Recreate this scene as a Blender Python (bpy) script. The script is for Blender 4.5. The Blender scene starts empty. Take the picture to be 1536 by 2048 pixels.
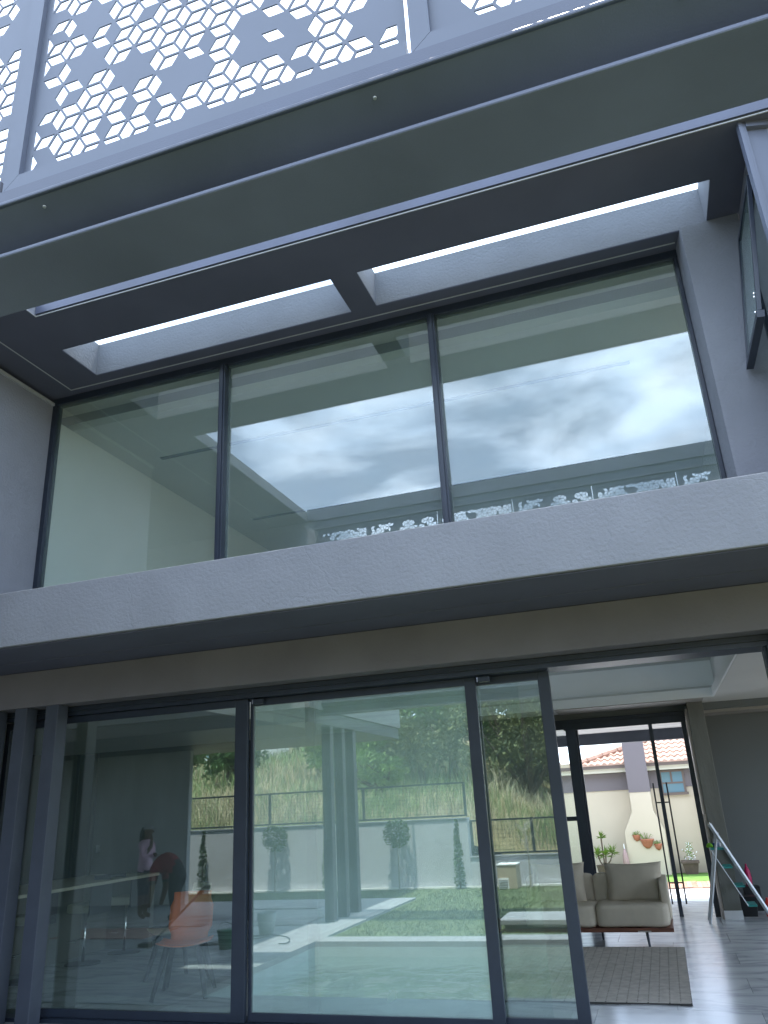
import bpy, bmesh, math, random
from mathutils import Vector, Matrix, noise
from mathutils.geometry import delaunay_2d_cdt
R = math.radians
S = bpy.context.scene
random.seed(7)

# ------------------------------------------------------------------ camera
yaw, pitch, roll = -0.3082, 0.3616, -0.0538
fwd = Vector((math.sin(yaw) * math.cos(pitch), math.cos(yaw) * math.cos(pitch), math.sin(pitch)))
rt = Vector((math.cos(yaw), -math.sin(yaw), 0))
up = rt.cross(fwd)
c_, s_ = math.cos(roll), math.sin(roll)
r2, u2 = c_ * rt + s_ * up, -s_ * rt + c_ * up
cd = bpy.data.cameras.new('camera')
cam = bpy.data.objects.new('camera', cd)
S.collection.objects.link(cam)
m = Matrix((r2, u2, -fwd)).transposed().to_4x4()
m.translation = (0, 0, 1.6)
cam.matrix_world = m
cd.sensor_fit = 'VERTICAL'
cd.sensor_height = 36
cd.lens = 1548.0 / 2048 * 36
cd.clip_start, cd.clip_end = 0.05, 2000
S.camera = cam

# ------------------------------------------------------------------ world and sun
SUN_EL, SUN_AZ = R(76), R(6)          # the sun stands over the house, a touch to the right of its depth axis
w = bpy.data.worlds.new('World')
S.world = w
w.use_nodes = True
nt = w.node_tree
nt.nodes.clear()
def nn(t, typ, **kw):
    n = t.nodes.new(typ)
    for k, v in kw.items():
        setattr(n, k, v)
    return n
sky = nn(nt, 'ShaderNodeTexSky', sky_type='NISHITA', sun_disc=False, sun_elevation=SUN_EL, sun_rotation=SUN_AZ)
tc = nn(nt, 'ShaderNodeTexCoord')
sp = nn(nt, 'ShaderNodeSeparateXYZ')
nt.links.new(tc.outputs['Generated'], sp.inputs[0])
mx = nn(nt, 'ShaderNodeMath', operation='MAXIMUM'); mx.inputs[1].default_value = 0.08
nt.links.new(sp.outputs[2], mx.inputs[0])
dv = nn(nt, 'ShaderNodeVectorMath', operation='DIVIDE')
cb = nn(nt, 'ShaderNodeCombineXYZ')
for i in range(3):
    nt.links.new(mx.outputs[0], cb.inputs[i])
nt.links.new(tc.outputs['Generated'], dv.inputs[0]); nt.links.new(cb.outputs[0], dv.inputs[1])
cn = nn(nt, 'ShaderNodeTexNoise'); cn.inputs['Scale'].default_value = 1.5; cn.inputs['Detail'].default_value = 9; cn.inputs['Roughness'].default_value = 0.55; cn.inputs['Distortion'].default_value = 0.35
nt.links.new(dv.outputs[0], cn.inputs['Vector'])
cr = nn(nt, 'ShaderNodeValToRGB')
cr.color_ramp.elements[0].position = 0.42; cr.color_ramp.elements[0].color = (0, 0, 0, 1)
cr.color_ramp.elements[1].position = 0.62; cr.color_ramp.elements[1].color = (1, 1, 1, 1)
nt.links.new(cn.outputs['Fac'], cr.inputs[0])
cn2 = nn(nt, 'ShaderNodeTexNoise'); cn2.inputs['Scale'].default_value = 4.0; cn2.inputs['Detail'].default_value = 6
nt.links.new(dv.outputs[0], cn2.inputs['Vector'])
cc = nn(nt, 'ShaderNodeMixRGB'); cc.inputs[1].default_value = (9.0, 12.6, 18.0, 1); cc.inputs[2].default_value = (13.6, 14.6, 16.4, 1)
nt.links.new(cn2.outputs['Fac'], cc.inputs[0])
mixc = nn(nt, 'ShaderNodeMixRGB')
cf = nn(nt, 'ShaderNodeMath', operation='MULTIPLY_ADD'); cf.inputs[1].default_value = 0.66; cf.inputs[2].default_value = 0.2
nt.links.new(cr.outputs[0], cf.inputs[0])
nt.links.new(cf.outputs[0], mixc.inputs[0]); nt.links.new(sky.outputs[0], mixc.inputs[1]); nt.links.new(cc.outputs[0], mixc.inputs[2])
bg = nn(nt, 'ShaderNodeBackground'); bg.inputs['Strength'].default_value = 0.12
ow = nn(nt, 'ShaderNodeOutputWorld')
nt.links.new(mixc.outputs[0], bg.inputs[0]); nt.links.new(bg.outputs[0], ow.inputs[0])
sd = bpy.data.lights.new('sun', 'SUN'); sd.energy = 3.2; sd.angle = R(0.6); sd.color = (1, 0.95, 0.88)
sun = bpy.data.objects.new('sun', sd); S.collection.objects.link(sun)
sv = Vector((math.sin(SUN_AZ) * math.cos(SUN_EL), math.cos(SUN_AZ) * math.cos(SUN_EL), math.sin(SUN_EL)))
sun.rotation_euler = sv.to_track_quat('Z', 'Y').to_euler(); sun.location = sv * 40
S.view_settings.view_transform = 'Standard'; S.view_settings.look = 'None'; S.view_settings.gamma = 1
S.view_settings.use_curve_mapping = False
S.view_settings.exposure = 1.72
S.render.engine = 'CYCLES'
S.cycles.max_bounces = 14; S.cycles.transparent_max_bounces = 24; S.cycles.glossy_bounces = 6; S.cycles.diffuse_bounces = 6
S.cycles.caustics_reflective = False; S.cycles.caustics_refractive = False
S.cycles.sample_clamp_indirect = 6
S.cycles.use_denoising = True
S.cycles.use_adaptive_sampling = False

# ------------------------------------------------------------------ materials
def principled(name, col, rough=0.6, metal=0.0, spec=0.5):
    mt = bpy.data.materials.new(name); mt.use_nodes = True
    b = mt.node_tree.nodes['Principled BSDF']
    b.inputs['Base Color'].default_value = (*col, 1); b.inputs['Roughness'].default_value = rough
    b.inputs['Metallic'].default_value = metal; b.inputs['Specular IOR Level'].default_value = spec
    return mt, b
def noisy(name, col, rough=0.6, var=0.15, scale=3.0, bump=0.0, bscale=60.0, metal=0.0, spec=0.5, col2=None, stretch=None, rvar=0.0, detail=6, lo=0.3, hi=0.7, bdist=0.01, perobj=False, fine=0.0):
    mt, b = principled(name, col, rough, metal, spec)
    t = mt.node_tree
    co = nn(t, 'ShaderNodeTexCoord'); src = co.outputs['Object']
    if perobj:
        oi = nn(t, 'ShaderNodeObjectInfo'); ad = nn(t, 'ShaderNodeVectorMath', operation='ADD')
        ml = nn(t, 'ShaderNodeVectorMath', operation='SCALE'); ml.inputs['Scale'].default_value = 0.0
        ml2 = nn(t, 'ShaderNodeMath', operation='MULTIPLY'); ml2.inputs[1].default_value = 37.0
        t.links.new(oi.outputs['Random'], ml2.inputs[0]); cx = nn(t, 'ShaderNodeCombineXYZ')
        t.links.new(ml2.outputs[0], cx.inputs[0]); t.links.new(ml2.outputs[0], cx.inputs[1])
        t.links.new(co.outputs['Object'], ad.inputs[0]); t.links.new(cx.outputs[0], ad.inputs[1]); src = ad.outputs[0]
    if stretch:
        mp = nn(t, 'ShaderNodeMapping'); mp.inputs['Scale'].default_value = stretch
        t.links.new(src, mp.inputs[0]); src = mp.outputs[0]
    n1 = nn(t, 'ShaderNodeTexNoise'); n1.inputs['Scale'].default_value = scale; n1.inputs['Detail'].default_value = detail
    t.links.new(src, n1.inputs['Vector'])
    rp = nn(t, 'ShaderNodeValToRGB')
    a = col if col2 else tuple(max(0, c * (1 - var)) for c in col)
    d = col2 if col2 else tuple(min(1, c * (1 + var)) for c in col)
    rp.color_ramp.elements[0].position = lo; rp.color_ramp.elements[0].color = (*a, 1)
    rp.color_ramp.elements[1].position = hi; rp.color_ramp.elements[1].color = (*d, 1)
    t.links.new(n1.outputs['Fac'], rp.inputs[0])
    t.links.new(rp.outputs[0], b.inputs['Base Color'])
    if rvar:
        mr = nn(t, 'ShaderNodeMapRange'); mr.inputs[3].default_value = rough - rvar; mr.inputs[4].default_value = rough + rvar
        t.links.new(n1.outputs['Fac'], mr.inputs[0]); t.links.new(mr.outputs[0], b.inputs['Roughness'])
    if bump:
        n2 = nn(t, 'ShaderNodeTexNoise'); n2.inputs['Scale'].default_value = bscale; n2.inputs['Detail'].default_value = 4
        t.links.new(src, n2.inputs['Vector'])
        bp = nn(t, 'ShaderNodeBump'); bp.inputs['Strength'].default_value = bump; bp.inputs['Distance'].default_value = bdist
        t.links.new(n2.outputs['Fac'], bp.inputs['Height']); t.links.new(bp.outputs[0], b.inputs['Normal'])
    return mt
M = {}
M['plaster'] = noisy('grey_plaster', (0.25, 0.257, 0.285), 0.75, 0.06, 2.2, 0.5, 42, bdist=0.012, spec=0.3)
t = M['plaster'].node_tree; b = t.nodes['Principled BSDF']; bp0 = [n for n in t.nodes if n.type == 'BUMP'][0]
co = nn(t, 'ShaderNodeTexCoord'); nz = nn(t, 'ShaderNodeTexNoise'); nz.inputs['Scale'].default_value = 3.0; nz.inputs['Detail'].default_value = 5
ad = nn(t, 'ShaderNodeMixRGB'); ad.inputs[0].default_value = 0.25
t.links.new(co.outputs['Object'], nz.inputs['Vector']); t.links.new(co.outputs['Object'], ad.inputs[1]); t.links.new(nz.outputs['Color'], ad.inputs[2])
vo_ = nn(t, 'ShaderNodeTexVoronoi', feature='DISTANCE_TO_EDGE'); vo_.inputs['Scale'].default_value = 0.9
t.links.new(ad.outputs[0], vo_.inputs['Vector'])
vr = nn(t, 'ShaderNodeMapRange'); vr.inputs[1].default_value = 0.0; vr.inputs[2].default_value = 0.006
t.links.new(vo_.outputs['Distance'], vr.inputs[0])
b2 = nn(t, 'ShaderNodeBump'); b2.inputs['Strength'].default_value = 0.35; b2.inputs['Distance'].default_value = 0.004
t.links.new(vr.outputs[0], b2.inputs['Height']); t.links.new(bp0.outputs[0], b2.inputs['Normal']); t.links.new(b2.outputs[0], b.inputs['Normal'])
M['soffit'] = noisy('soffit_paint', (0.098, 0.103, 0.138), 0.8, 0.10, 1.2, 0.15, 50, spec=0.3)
M['lintel'] = noisy('lintel_paint', (0.17, 0.16, 0.17), 0.8, 0.12, 1.3, 0.3, 40, spec=0.3)
M['steel'] = noisy('painted_steel', (0.072, 0.083, 0.125), 0.42, 0.26, 1.6, 0.12, 220, spec=0.5, rvar=0.08, bdist=0.004)
M['screen'] = noisy('screen_paint', (0.115, 0.13, 0.175), 0.5, 0.05, 3, 0.05, 250, bdist=0.002)
M['alu'] = noisy('window_frame_paint', (0.022, 0.03, 0.046), 0.38, 0.12, 5, 0.05, 300, bdist=0.002)
M['fin'] = noisy('fin_paint', (0.055, 0.064, 0.085), 0.45, 0.12, 4, 0.06, 200, bdist=0.003)
M['bead'] = principled('bead', (0.4, 0.41, 0.42), 0.6)[0]
M['white'] = noisy('white_paint', (0.82, 0.83, 0.82), 0.7, 0.03, 1.5, 0.05, 60)
M['ceil'] = noisy('ceiling_paint', (0.58, 0.58, 0.56), 0.8, 0.04, 1)
M['wallgrey'] = noisy('interior_grey_wall', (0.155, 0.17, 0.17), 0.8, 0.05, 1.0, 0.1, 40)
M['darkwall'] = noisy('dark_interior_wall', (0.12, 0.13, 0.13), 0.8, 0.08, 1.0, 0.1, 40)
M['wingwall'] = noisy('pale_concrete', (0.42, 0.44, 0.45), 0.8, 0.18, 1.6, 0.3, 30, stretch=(1, 1, .3))
M['upwall'] = noisy('upper_room_wall', (0.88, 0.90, 0.88), 0.8, 0.03, 0.8)
M['concrete'] = noisy('offshutter_concrete', (0.16, 0.16, 0.14), 0.75, 0.25, 2.2, 0.4, 30, stretch=(1, 1, 0.25))
M['concsoffit'] = noisy('board_marked_concrete', (0.33, 0.31, 0.28), 0.75, 0.3, 3.0, 0.4, 30, stretch=(0.25, 2.5, 1))
M['travertine'] = noisy('travertine', (0.42, 0.36, 0.31), 0.35, 0.3, 6, 0.2, 60, stretch=(1, 3, 0.12))
M['skirt'] = principled('skirting', (0.75, 0.75, 0.75), 0.4)[0]
M['wood'] = noisy('teak', (0.16, 0.055, 0.03), 0.45, 0.35, 5, 0.1, 80, stretch=(1, 12, 12))
M['fabric'] = noisy('beige_fabric', (0.58, 0.515, 0.41), 0.95, 0.07, 6, 0.7, 420, spec=0.1, bdist=0.002)
M['fabric2'] = noisy('pillow_fabric', (0.55, 0.485, 0.385), 0.95, 0.07, 6, 0.7, 420, spec=0.1, bdist=0.002)
M['chrome'] = principled('chrome', (0.8, 0.8, 0.8), 0.12, 1)[0]
M['ladder'] = noisy('ladder_aluminium', (0.55, 0.58, 0.6), 0.4, 0.08, 5, metal=0.3)
M['teal'] = principled('teal_plastic', (0.03, 0.3, 0.27), 0.45)[0]
M['black'] = noisy('black_plastic', (0.012, 0.013, 0.015), 0.45, 0.2, 4)
M['pink'] = principled('magenta_plastic', (0.5, 0.01, 0.1), 0.4)[0]
M['red'] = principled('red_plastic', (0.6, 0.03, 0.02), 0.45)[0]
M['blue'] = principled('blue_plastic', (0.01, 0.04, 0.22), 0.45)[0]
M['lime'] = principled('lime_cloth', (0.2, 0.5, 0.03), 0.8)[0]
M['clear'] = principled('clear_plastic', (0.5, 0.52, 0.55), 0.2)[0]
M['orange'] = noisy('orange_shell', (0.80, 0.17, 0.04), 0.4, 0.12, 6)
M['cream'] = noisy('cream_shell', (0.6, 0.56, 0.44), 0.45, 0.06, 6)
M['grey_seat'] = principled('dark_seat', (0.05, 0.055, 0.07), 0.5)[0]
M['housewall'] = noisy('cream_render', (0.50, 0.43, 0.325), 0.85, 0.05, 0.7, 0.2, 25)
M['houseband'] = noisy('mauve_render', (0.155, 0.135, 0.14), 0.85, 0.05, 0.7)
M['rooftile'] = noisy('terracotta_tile', (0.40, 0.255, 0.19), 0.8, 0.25, 9)
M['gutter'] = principled('gutter', (0.12, 0.09, 0.075), 0.6)[0]
M['fascia'] = principled('cream_fascia', (0.55, 0.52, 0.42), 0.7)[0]
M['grassN'] = noisy('lawn_green', (0.09, 0.19, 0.022), 0.9, 0.3, 4)
M['brick'] = noisy('paving_brick', (0.36, 0.21, 0.14), 0.85, 0.3, 8, perobj=True)
M['pave'] = noisy('pale_paving', (0.62, 0.63, 0.66), 0.5, 0.06, 3)
M['terra'] = noisy('terracotta', (0.33, 0.12, 0.065), 0.8, 0.2, 12)
M['potbrown'] = noisy('brown_pot', (0.09, 0.06, 0.045), 0.7, 0.2, 8)
M['potgrey'] = noisy('grey_pot', (0.24, 0.28, 0.29), 0.7, 0.1, 6)
M['leafN'] = noisy('yucca_leaf', (0.12, 0.2, 0.025), 0.6, 0.3, 9)
M['lawn'] = noisy('lawn', (0.115, 0.155, 0.075), 0.9, 0.3, 2.2, 0.6, 120, bdist=0.02)
M['blade'] = noisy('lawn_blade', (0.13, 0.185, 0.085), 0.8, 0.3, 1.7)
M['gardenwall'] = noisy('garden_wall_render', (0.52, 0.54, 0.58), 0.85, 0.05, 1.0, 0.2, 30)
M['coping'] = noisy('pale_coping', (0.30, 0.32, 0.34), 0.6, 0.06, 4, 0.1, 60)
M['poolwall'] = noisy('pool_plaster', (0.46, 0.56, 0.57), 0.7, 0.08, 3)
M['hill'] = noisy('hill_soil', (0.13, 0.13, 0.045), 0.95, 0.0, 0.5, 0.8, 6, col2=(0.28, 0.22, 0.13), bdist=0.1)
M['tall1'] = noisy('dry_grass', (0.44, 0.40, 0.26), 0.9, 0.3, 2.5)
M['tall2'] = noisy('green_grass', (0.20, 0.27, 0.11), 0.9, 0.35, 2.5)
M['leaf1'] = noisy('leaf_bright', (0.18, 0.29, 0.08), 0.6, 0.5, 1.3)
M['leaf2'] = noisy('leaf_deep', (0.11, 0.19, 0.07), 0.6, 0.4, 1.3)
M['leaf3'] = noisy('leaf_olive', (0.15, 0.17, 0.07), 0.7, 0.35, 1.3)
M['bark'] = noisy('bark', (0.1, 0.075, 0.05), 0.9, 0.3, 8, 0.5, 30)
M['palebark'] = noisy('pale_stem', (0.4, 0.38, 0.34), 0.9, 0.2, 8)
M['fence'] = principled('fence_steel', (0.03, 0.04, 0.045), 0.5)[0]
M['skin'] = noisy('skin', (0.10, 0.05, 0.032), 0.6, 0.1, 8)
M['pinkshirt'] = noisy('pink_shirt', (0.66, 0.44, 0.58), 0.85, 0.12, 7)
M['redshirt'] = noisy('maroon_shirt', (0.23, 0.015, 0.035), 0.85, 0.12, 7)
M['darkcloth'] = noisy('dark_trousers', (0.02, 0.022, 0.03), 0.85, 0.12, 7)
M['cap'] = principled('cap', (0.3, 0.3, 0.32), 0.8)[0]
M['hair'] = principled('hair', (0.012, 0.01, 0.01), 0.7)[0]
M['sheet'] = noisy('drop_sheet', (0.42, 0.42, 0.44), 0.85, 0.25, 2.5, 0.5, 9, bdist=0.03)
M['sheetpink'] = noisy('pink_board', (0.4, 0.27, 0.25), 0.85, 0.15, 2.5)
M['green'] = principled('green_bucket', (0.01, 0.12, 0.06), 0.5)[0]
M['pane_dark'] = principled('house_pane', (0.13, 0.22, 0.26), 0.08, 0, 0.9)[0]
M['rug'] = noisy('woven_rug', (0.46, 0.42, 0.365), 0.95, 0.15, 14, 0.6, 300, bdist=0.003)
M['rugdark'] = principled('rug_gap', (0.05, 0.048, 0.045), 0.95)[0]
M['lamp'] = principled('lamp', (0.6, 0.6, 0.6), 0.4)[0]

# marble tiles: white-grey ground with soft darker veins, polished
def marble(name, base, vein, rough):
    mt, b = principled(name, base, rough)
    t = mt.node_tree; co = nn(t, 'ShaderNodeTexCoord'); oi = nn(t, 'ShaderNodeObjectInfo')
    k = nn(t, 'ShaderNodeMath', operation='MULTIPLY'); k.inputs[1].default_value = 53
    t.links.new(oi.outputs['Random'], k.inputs[0])
    cx = nn(t, 'ShaderNodeCombineXYZ'); t.links.new(k.outputs[0], cx.inputs[0]); t.links.new(k.outputs[0], cx.inputs[1])
    ad = nn(t, 'ShaderNodeVectorMath', operation='ADD'); t.links.new(co.outputs['Object'], ad.inputs[0]); t.links.new(cx.outputs[0], ad.inputs[1])
    mp = nn(t, 'ShaderNodeMapping'); mp.inputs['Scale'].default_value = (0.6, 1.5, 1); mp.inputs['Rotation'].default_value = (0, 0, 0.35)
    t.links.new(ad.outputs[0], mp.inputs[0])
    n1 = nn(t, 'ShaderNodeTexNoise'); n1.inputs['Scale'].default_value = 1.0; n1.inputs['Detail'].default_value = 7; n1.inputs['Distortion'].default_value = 1.6
    t.links.new(mp.outputs[0], n1.inputs['Vector'])
    rp = nn(t, 'ShaderNodeValToRGB'); e = rp.color_ramp.elements
    e[0].position = 0.40; e[0].color = (*base, 1); e[1].position = 0.62; e[1].color = (*base, 1)
    x = e.new(0.50); x.color = (*vein, 1); y = e.new(0.47); y.color = (*[(p + q) / 2 for p, q in zip(base, vein)], 1)
    z = e.new(0.54); z.color = (*[(p * 2 + q) / 3 for p, q in zip(base, vein)], 1)
    t.links.new(n1.outputs['Fac'], rp.inputs[0]); t.links.new(rp.outputs[0], b.inputs['Base Color'])
    return mt
M['marble'] = marble('marble_tile', (0.64, 0.65, 0.655), (0.40, 0.41, 0.43), 0.2)
M['decktile'] = marble('deck_tile', (0.36, 0.39, 0.42), (0.27, 0.29, 0.32), 0.42)
M['grout'] = principled('grout', (0.25, 0.25, 0.25), 0.9)[0]

def glass(name, refl, tint, rcol=(1, 1, 1), wob=0.0, dust_haze=0.0):
    """thin pane: straight-through transmission plus a mirror whose share rises with the angle (coated float glass)"""
    mt = bpy.data.materials.new(name); mt.use_nodes = True; t = mt.node_tree; t.nodes.clear()
    o = nn(t, 'ShaderNodeOutputMaterial'); mix = nn(t, 'ShaderNodeMixShader')
    tr = nn(t, 'ShaderNodeBsdfTransparent'); tr.inputs[0].default_value = (*tint, 1)
    gl = nn(t, 'ShaderNodeBsdfGlossy'); gl.inputs['Roughness'].default_value = 0.0; gl.inputs[0].default_value = (*rcol, 1)
    fr = nn(t, 'ShaderNodeFresnel'); ge = nn(t, 'ShaderNodeNewGeometry'); mr = nn(t, 'ShaderNodeMapRange')
    mr.inputs[3].default_value = 1.45; mr.inputs[4].default_value = 1 / 1.45   # same share on the way in and out of the pane
    t.links.new(ge.outputs['Backfacing'], mr.inputs[0]); t.links.new(mr.outputs[0], fr.inputs[0])
    ma = nn(t, 'ShaderNodeMath', operation='ADD'); ma.inputs[1].default_value = refl; ma.use_clamp = True
    t.links.new(fr.outputs[0], ma.inputs[0]); t.links.new(ma.outputs[0], mix.inputs[0])
    t.links.new(tr.outputs[0], mix.inputs[1]); t.links.new(gl.outputs[0], mix.inputs[2]); t.links.new(mix.outputs[0], o.inputs[0])
    if dust_haze:   # dusty film, thickened to paint a milky haze of light on the pane
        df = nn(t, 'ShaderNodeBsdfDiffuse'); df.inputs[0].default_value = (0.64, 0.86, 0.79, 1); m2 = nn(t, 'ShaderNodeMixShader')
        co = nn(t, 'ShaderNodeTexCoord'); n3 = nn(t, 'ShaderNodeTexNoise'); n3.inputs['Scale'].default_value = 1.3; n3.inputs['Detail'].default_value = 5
        m3 = nn(t, 'ShaderNodeMapRange'); m3.inputs[1].default_value = 0.25; m3.inputs[2].default_value = 0.75; m3.inputs[3].default_value = dust_haze * 0.75; m3.inputs[4].default_value = dust_haze * 1.25
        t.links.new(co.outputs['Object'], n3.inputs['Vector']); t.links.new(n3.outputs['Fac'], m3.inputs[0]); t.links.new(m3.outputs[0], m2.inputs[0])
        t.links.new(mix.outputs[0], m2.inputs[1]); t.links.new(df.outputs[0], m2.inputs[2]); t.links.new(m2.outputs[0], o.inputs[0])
    if wob:
        co = nn(t, 'ShaderNodeTexCoord'); n2 = nn(t, 'ShaderNodeTexNoise'); n2.inputs['Scale'].default_value = 1.1; n2.inputs['Detail'].default_value = 1
        t.links.new(co.outputs['Object'], n2.inputs['Vector'])
        bp = nn(t, 'ShaderNodeBump'); bp.inputs['Strength'].default_value = wob; bp.inputs['Distance'].default_value = 0.004
        t.links.new(n2.outputs['Fac'], bp.inputs['Height']); t.links.new(bp.outputs[0], gl.inputs['Normal'])
    return mt
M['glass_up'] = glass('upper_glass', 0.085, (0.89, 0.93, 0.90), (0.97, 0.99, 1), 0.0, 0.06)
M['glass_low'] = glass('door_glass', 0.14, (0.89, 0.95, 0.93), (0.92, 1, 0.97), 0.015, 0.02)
M['glass_mid'] = glass('hazy_door_glass', 0.27, (0.86, 0.94, 0.91), (0.93, 1, 0.97), 0.012, 0.23)
M['glass_plain'] = glass('plain_glass', 0.03, (0.95, 0.98, 0.97))
# pool water
mt = glass('pool_water', 0.07, (0.87, 0.955, 0.95), (1, 1, 1)); t = mt.node_tree
co = nn(t, 'ShaderNodeTexCoord'); n2 = nn(t, 'ShaderNodeTexNoise'); n2.inputs['Scale'].default_value = 2.4; n2.inputs['Detail'].default_value = 2; n2.inputs['Distortion'].default_value = 0.5
t.links.new(co.outputs['Object'], n2.inputs['Vector']); bp = nn(t, 'ShaderNodeBump'); bp.inputs['Strength'].default_value = 0.5; bp.inputs['Distance'].default_value = 0.07
t.links.new(n2.outputs['Fac'], bp.inputs['Height'])
for n_ in t.nodes:
    if n_.type in ('BSDF_GLOSSY', 'FRESNEL'): t.links.new(bp.outputs[0], n_.inputs['Normal'])
M['water'] = mt

# ------------------------------------------------------------------ helpers
class MB:
    def __init__(s): s.v, s.f = [], []
    def box(s, x0, x1, y0, y1, z0, z1):
        i = len(s.v)
        s.v += [(x0, y0, z0), (x1, y0, z0), (x1, y1, z0), (x0, y1, z0), (x0, y0, z1), (x1, y0, z1), (x1, y1, z1), (x0, y1, z1)]
        s.f += [tuple(i + k for k in q) for q in ((0, 3, 2, 1), (4, 5, 6, 7), (0, 1, 5, 4), (1, 2, 6, 5), (2, 3, 7, 6), (3, 0, 4, 7))]
        return s
    def hull(s, pts):   # 8 points in box order
        i = len(s.v); s.v += [tuple(p) for p in pts]
        s.f += [tuple(i + k for k in q) for q in ((0, 3, 2, 1), (4, 5, 6, 7), (0, 1, 5, 4), (1, 2, 6, 5), (2, 3, 7, 6), (3, 0, 4, 7))]
        return s
    def tube(s, pts, r, n=8):
        pts = [Vector(p) for p in pts]; rs = r if isinstance(r, (list, tuple)) else [r] * len(pts)
        base = len(s.v)
        for k, p in enumerate(pts):
            d = (pts[min(k + 1, len(pts) - 1)] - pts[max(k - 1, 0)]).normalized()
            a = d.cross(Vector((0, 0, 1)) if abs(d.z) < 0.9 else Vector((1, 0, 0))).normalized(); b = d.cross(a)
            for q in range(n):
                an = 2 * math.pi * q / n
                s.v.append(tuple(p + (a * math.cos(an) + b * math.sin(an)) * rs[k]))
        for k in range(len(pts) - 1):
            for q in range(n):
                a0 = base + k * n + q; a1 = base + k * n + (q + 1) % n
                s.f.append((a0, a1, a1 + n, a0 + n))
        s.f.append(tuple(base + q for q in range(n))[::-1]); s.f.append(tuple(base + (len(pts) - 1) * n + q for q in range(n)))
        return s
    def lathe(s, c, prof, n=20, sx=1, sy=1):
        base = len(s.v)
        for r, z in prof:
            for q in range(n):
                an = 2 * math.pi * q / n
                s.v.append((c[0] + r * sx * math.cos(an), c[1] + r * sy * math.sin(an), c[2] + z))
        for k in range(len(prof) - 1):
            for q in range(n):
                a0 = base + k * n + q; a1 = base + k * n + (q + 1) % n
                s.f.append((a0, a1, a1 + n, a0 + n))
        s.f.append(tuple(base + q for q in range(n))[::-1]); s.f.append(tuple(base + (len(prof) - 1) * n + q for q in range(n)))
        return s
    def quad(s, a, b, c, d):
        i = len(s.v); s.v += [tuple(a), tuple(b), tuple(c), tuple(d)]; s.f.append((i, i + 1, i + 2, i + 3)); return s
    def mesh(s, name, mat=None, smooth=False):
        me = bpy.data.meshes.new(name); me.from_pydata(s.v, [], s.f); me.update()
        if mat: me.materials.append(M[mat])
        if smooth:
            me.polygons.foreach_set('use_smooth', [True] * len(me.polygons))
        return me
def obj(name, mb, mat=None, parent=None, smooth=False, bevel=0.0, seg=2):
    me = mb if isinstance(mb, bpy.types.Mesh) else mb.mesh(name, mat, smooth)
    o = bpy.data.objects.new(name, me); S.collection.objects.link(o)
    if parent: o.parent = parent
    if bevel:
        md = o.modifiers.new('bevel', 'BEVEL'); md.width = bevel; md.segments = seg; md.limit_method = 'ANGLE'
    return o
def struct(name, mb, mat=None, parent=None, **k):
    o = obj(name, mb, mat, parent, **k)
    if not parent: o['kind'] = 'structure'
    return o
def tag(o, label, cat, group=None, kind=None):
    o['label'] = label; o['category'] = cat
    if group: o['group'] = group
    if kind: o['kind'] = kind
    return o
def thing(name, label, cat, loc=(0, 0, 0), group=None, rz=0):
    o = bpy.data.objects.new(name, None); S.collection.objects.link(o); o.location = loc; o.rotation_euler.z = rz
    o.empty_display_size = 0.1
    return tag(o, label, cat, group)
def dup(root, loc, rz=None, label=None):
    r = root.copy(); S.collection.objects.link(r); r.location = loc
    if rz is not None: r.rotation_euler.z = rz
    if label: r['label'] = label
    for ch in list(root.children):
        c = ch.copy(); S.collection.objects.link(c); c.parent = r
        for g in ch.children:
            d = g.copy(); S.collection.objects.link(d); d.parent = c
    return r
def B(*a): return MB().box(*a)

# ================================================================== THE HOUSE SHELL
YG = 6.55
# first-floor slab that sticks out as a deep ledge
struct('first_floor_slab', B(-7.5, 4.5, 5.20, 6.50, 3.02, 3.50), 'plaster', bevel=0.006)
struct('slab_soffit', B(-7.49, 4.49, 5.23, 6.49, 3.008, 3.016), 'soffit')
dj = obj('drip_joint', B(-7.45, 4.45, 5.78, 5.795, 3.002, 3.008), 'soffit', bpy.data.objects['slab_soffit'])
# lintel over the sliding doors
struct('lintel', B(-7.5, 4.5, 6.20, 6.50, 2.66, 3.004), 'lintel', bevel=0.004)
struct('floor_slab', MB().box(-10.5, 4.5, 6.503, 7.3, 3.25, 3.90).box(-10.5, 4.5, 11.7, 13.1, 3.25, 3.90).box(-10.5, -5.02, 7.3, 11.7, 3.25, 3.90).box(0.90, 4.5, 7.3, 11.7, 3.25, 3.90), 'ceil')
struct('upper_wall_left', B(-6.40, -6.10, 4.6, 6.60, 3.503, 6.24), 'plaster')
obj('wall_trim', B(-6.10, -6.075, 4.6, 6.52, 6.20, 6.235), 'bead', bpy.data.objects['upper_wall_left'])
# right pier of the upper window
pier = MB().hull([(0.94, 6.20, 3.503), (1.42, 6.20, 3.503), (1.42, 6.60, 3.503), (0.90, 6.60, 3.503), (0.94, 6.20, 6.297), (1.42, 6.20, 6.297), (1.42, 6.60, 6.297), (0.90, 6.60, 6.297)])
struct('upper_wall_right', pier, 'plaster', bevel=0.004)
struct('lower_wall_right', B(0.955, 4.5, 6.205, 6.50, -0.3, 2.657), 'lintel')
struct('lower_wall_left', B(-10.5, -6.25, 6.30, 6.50, -0.3, 2.657), 'lintel')
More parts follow.
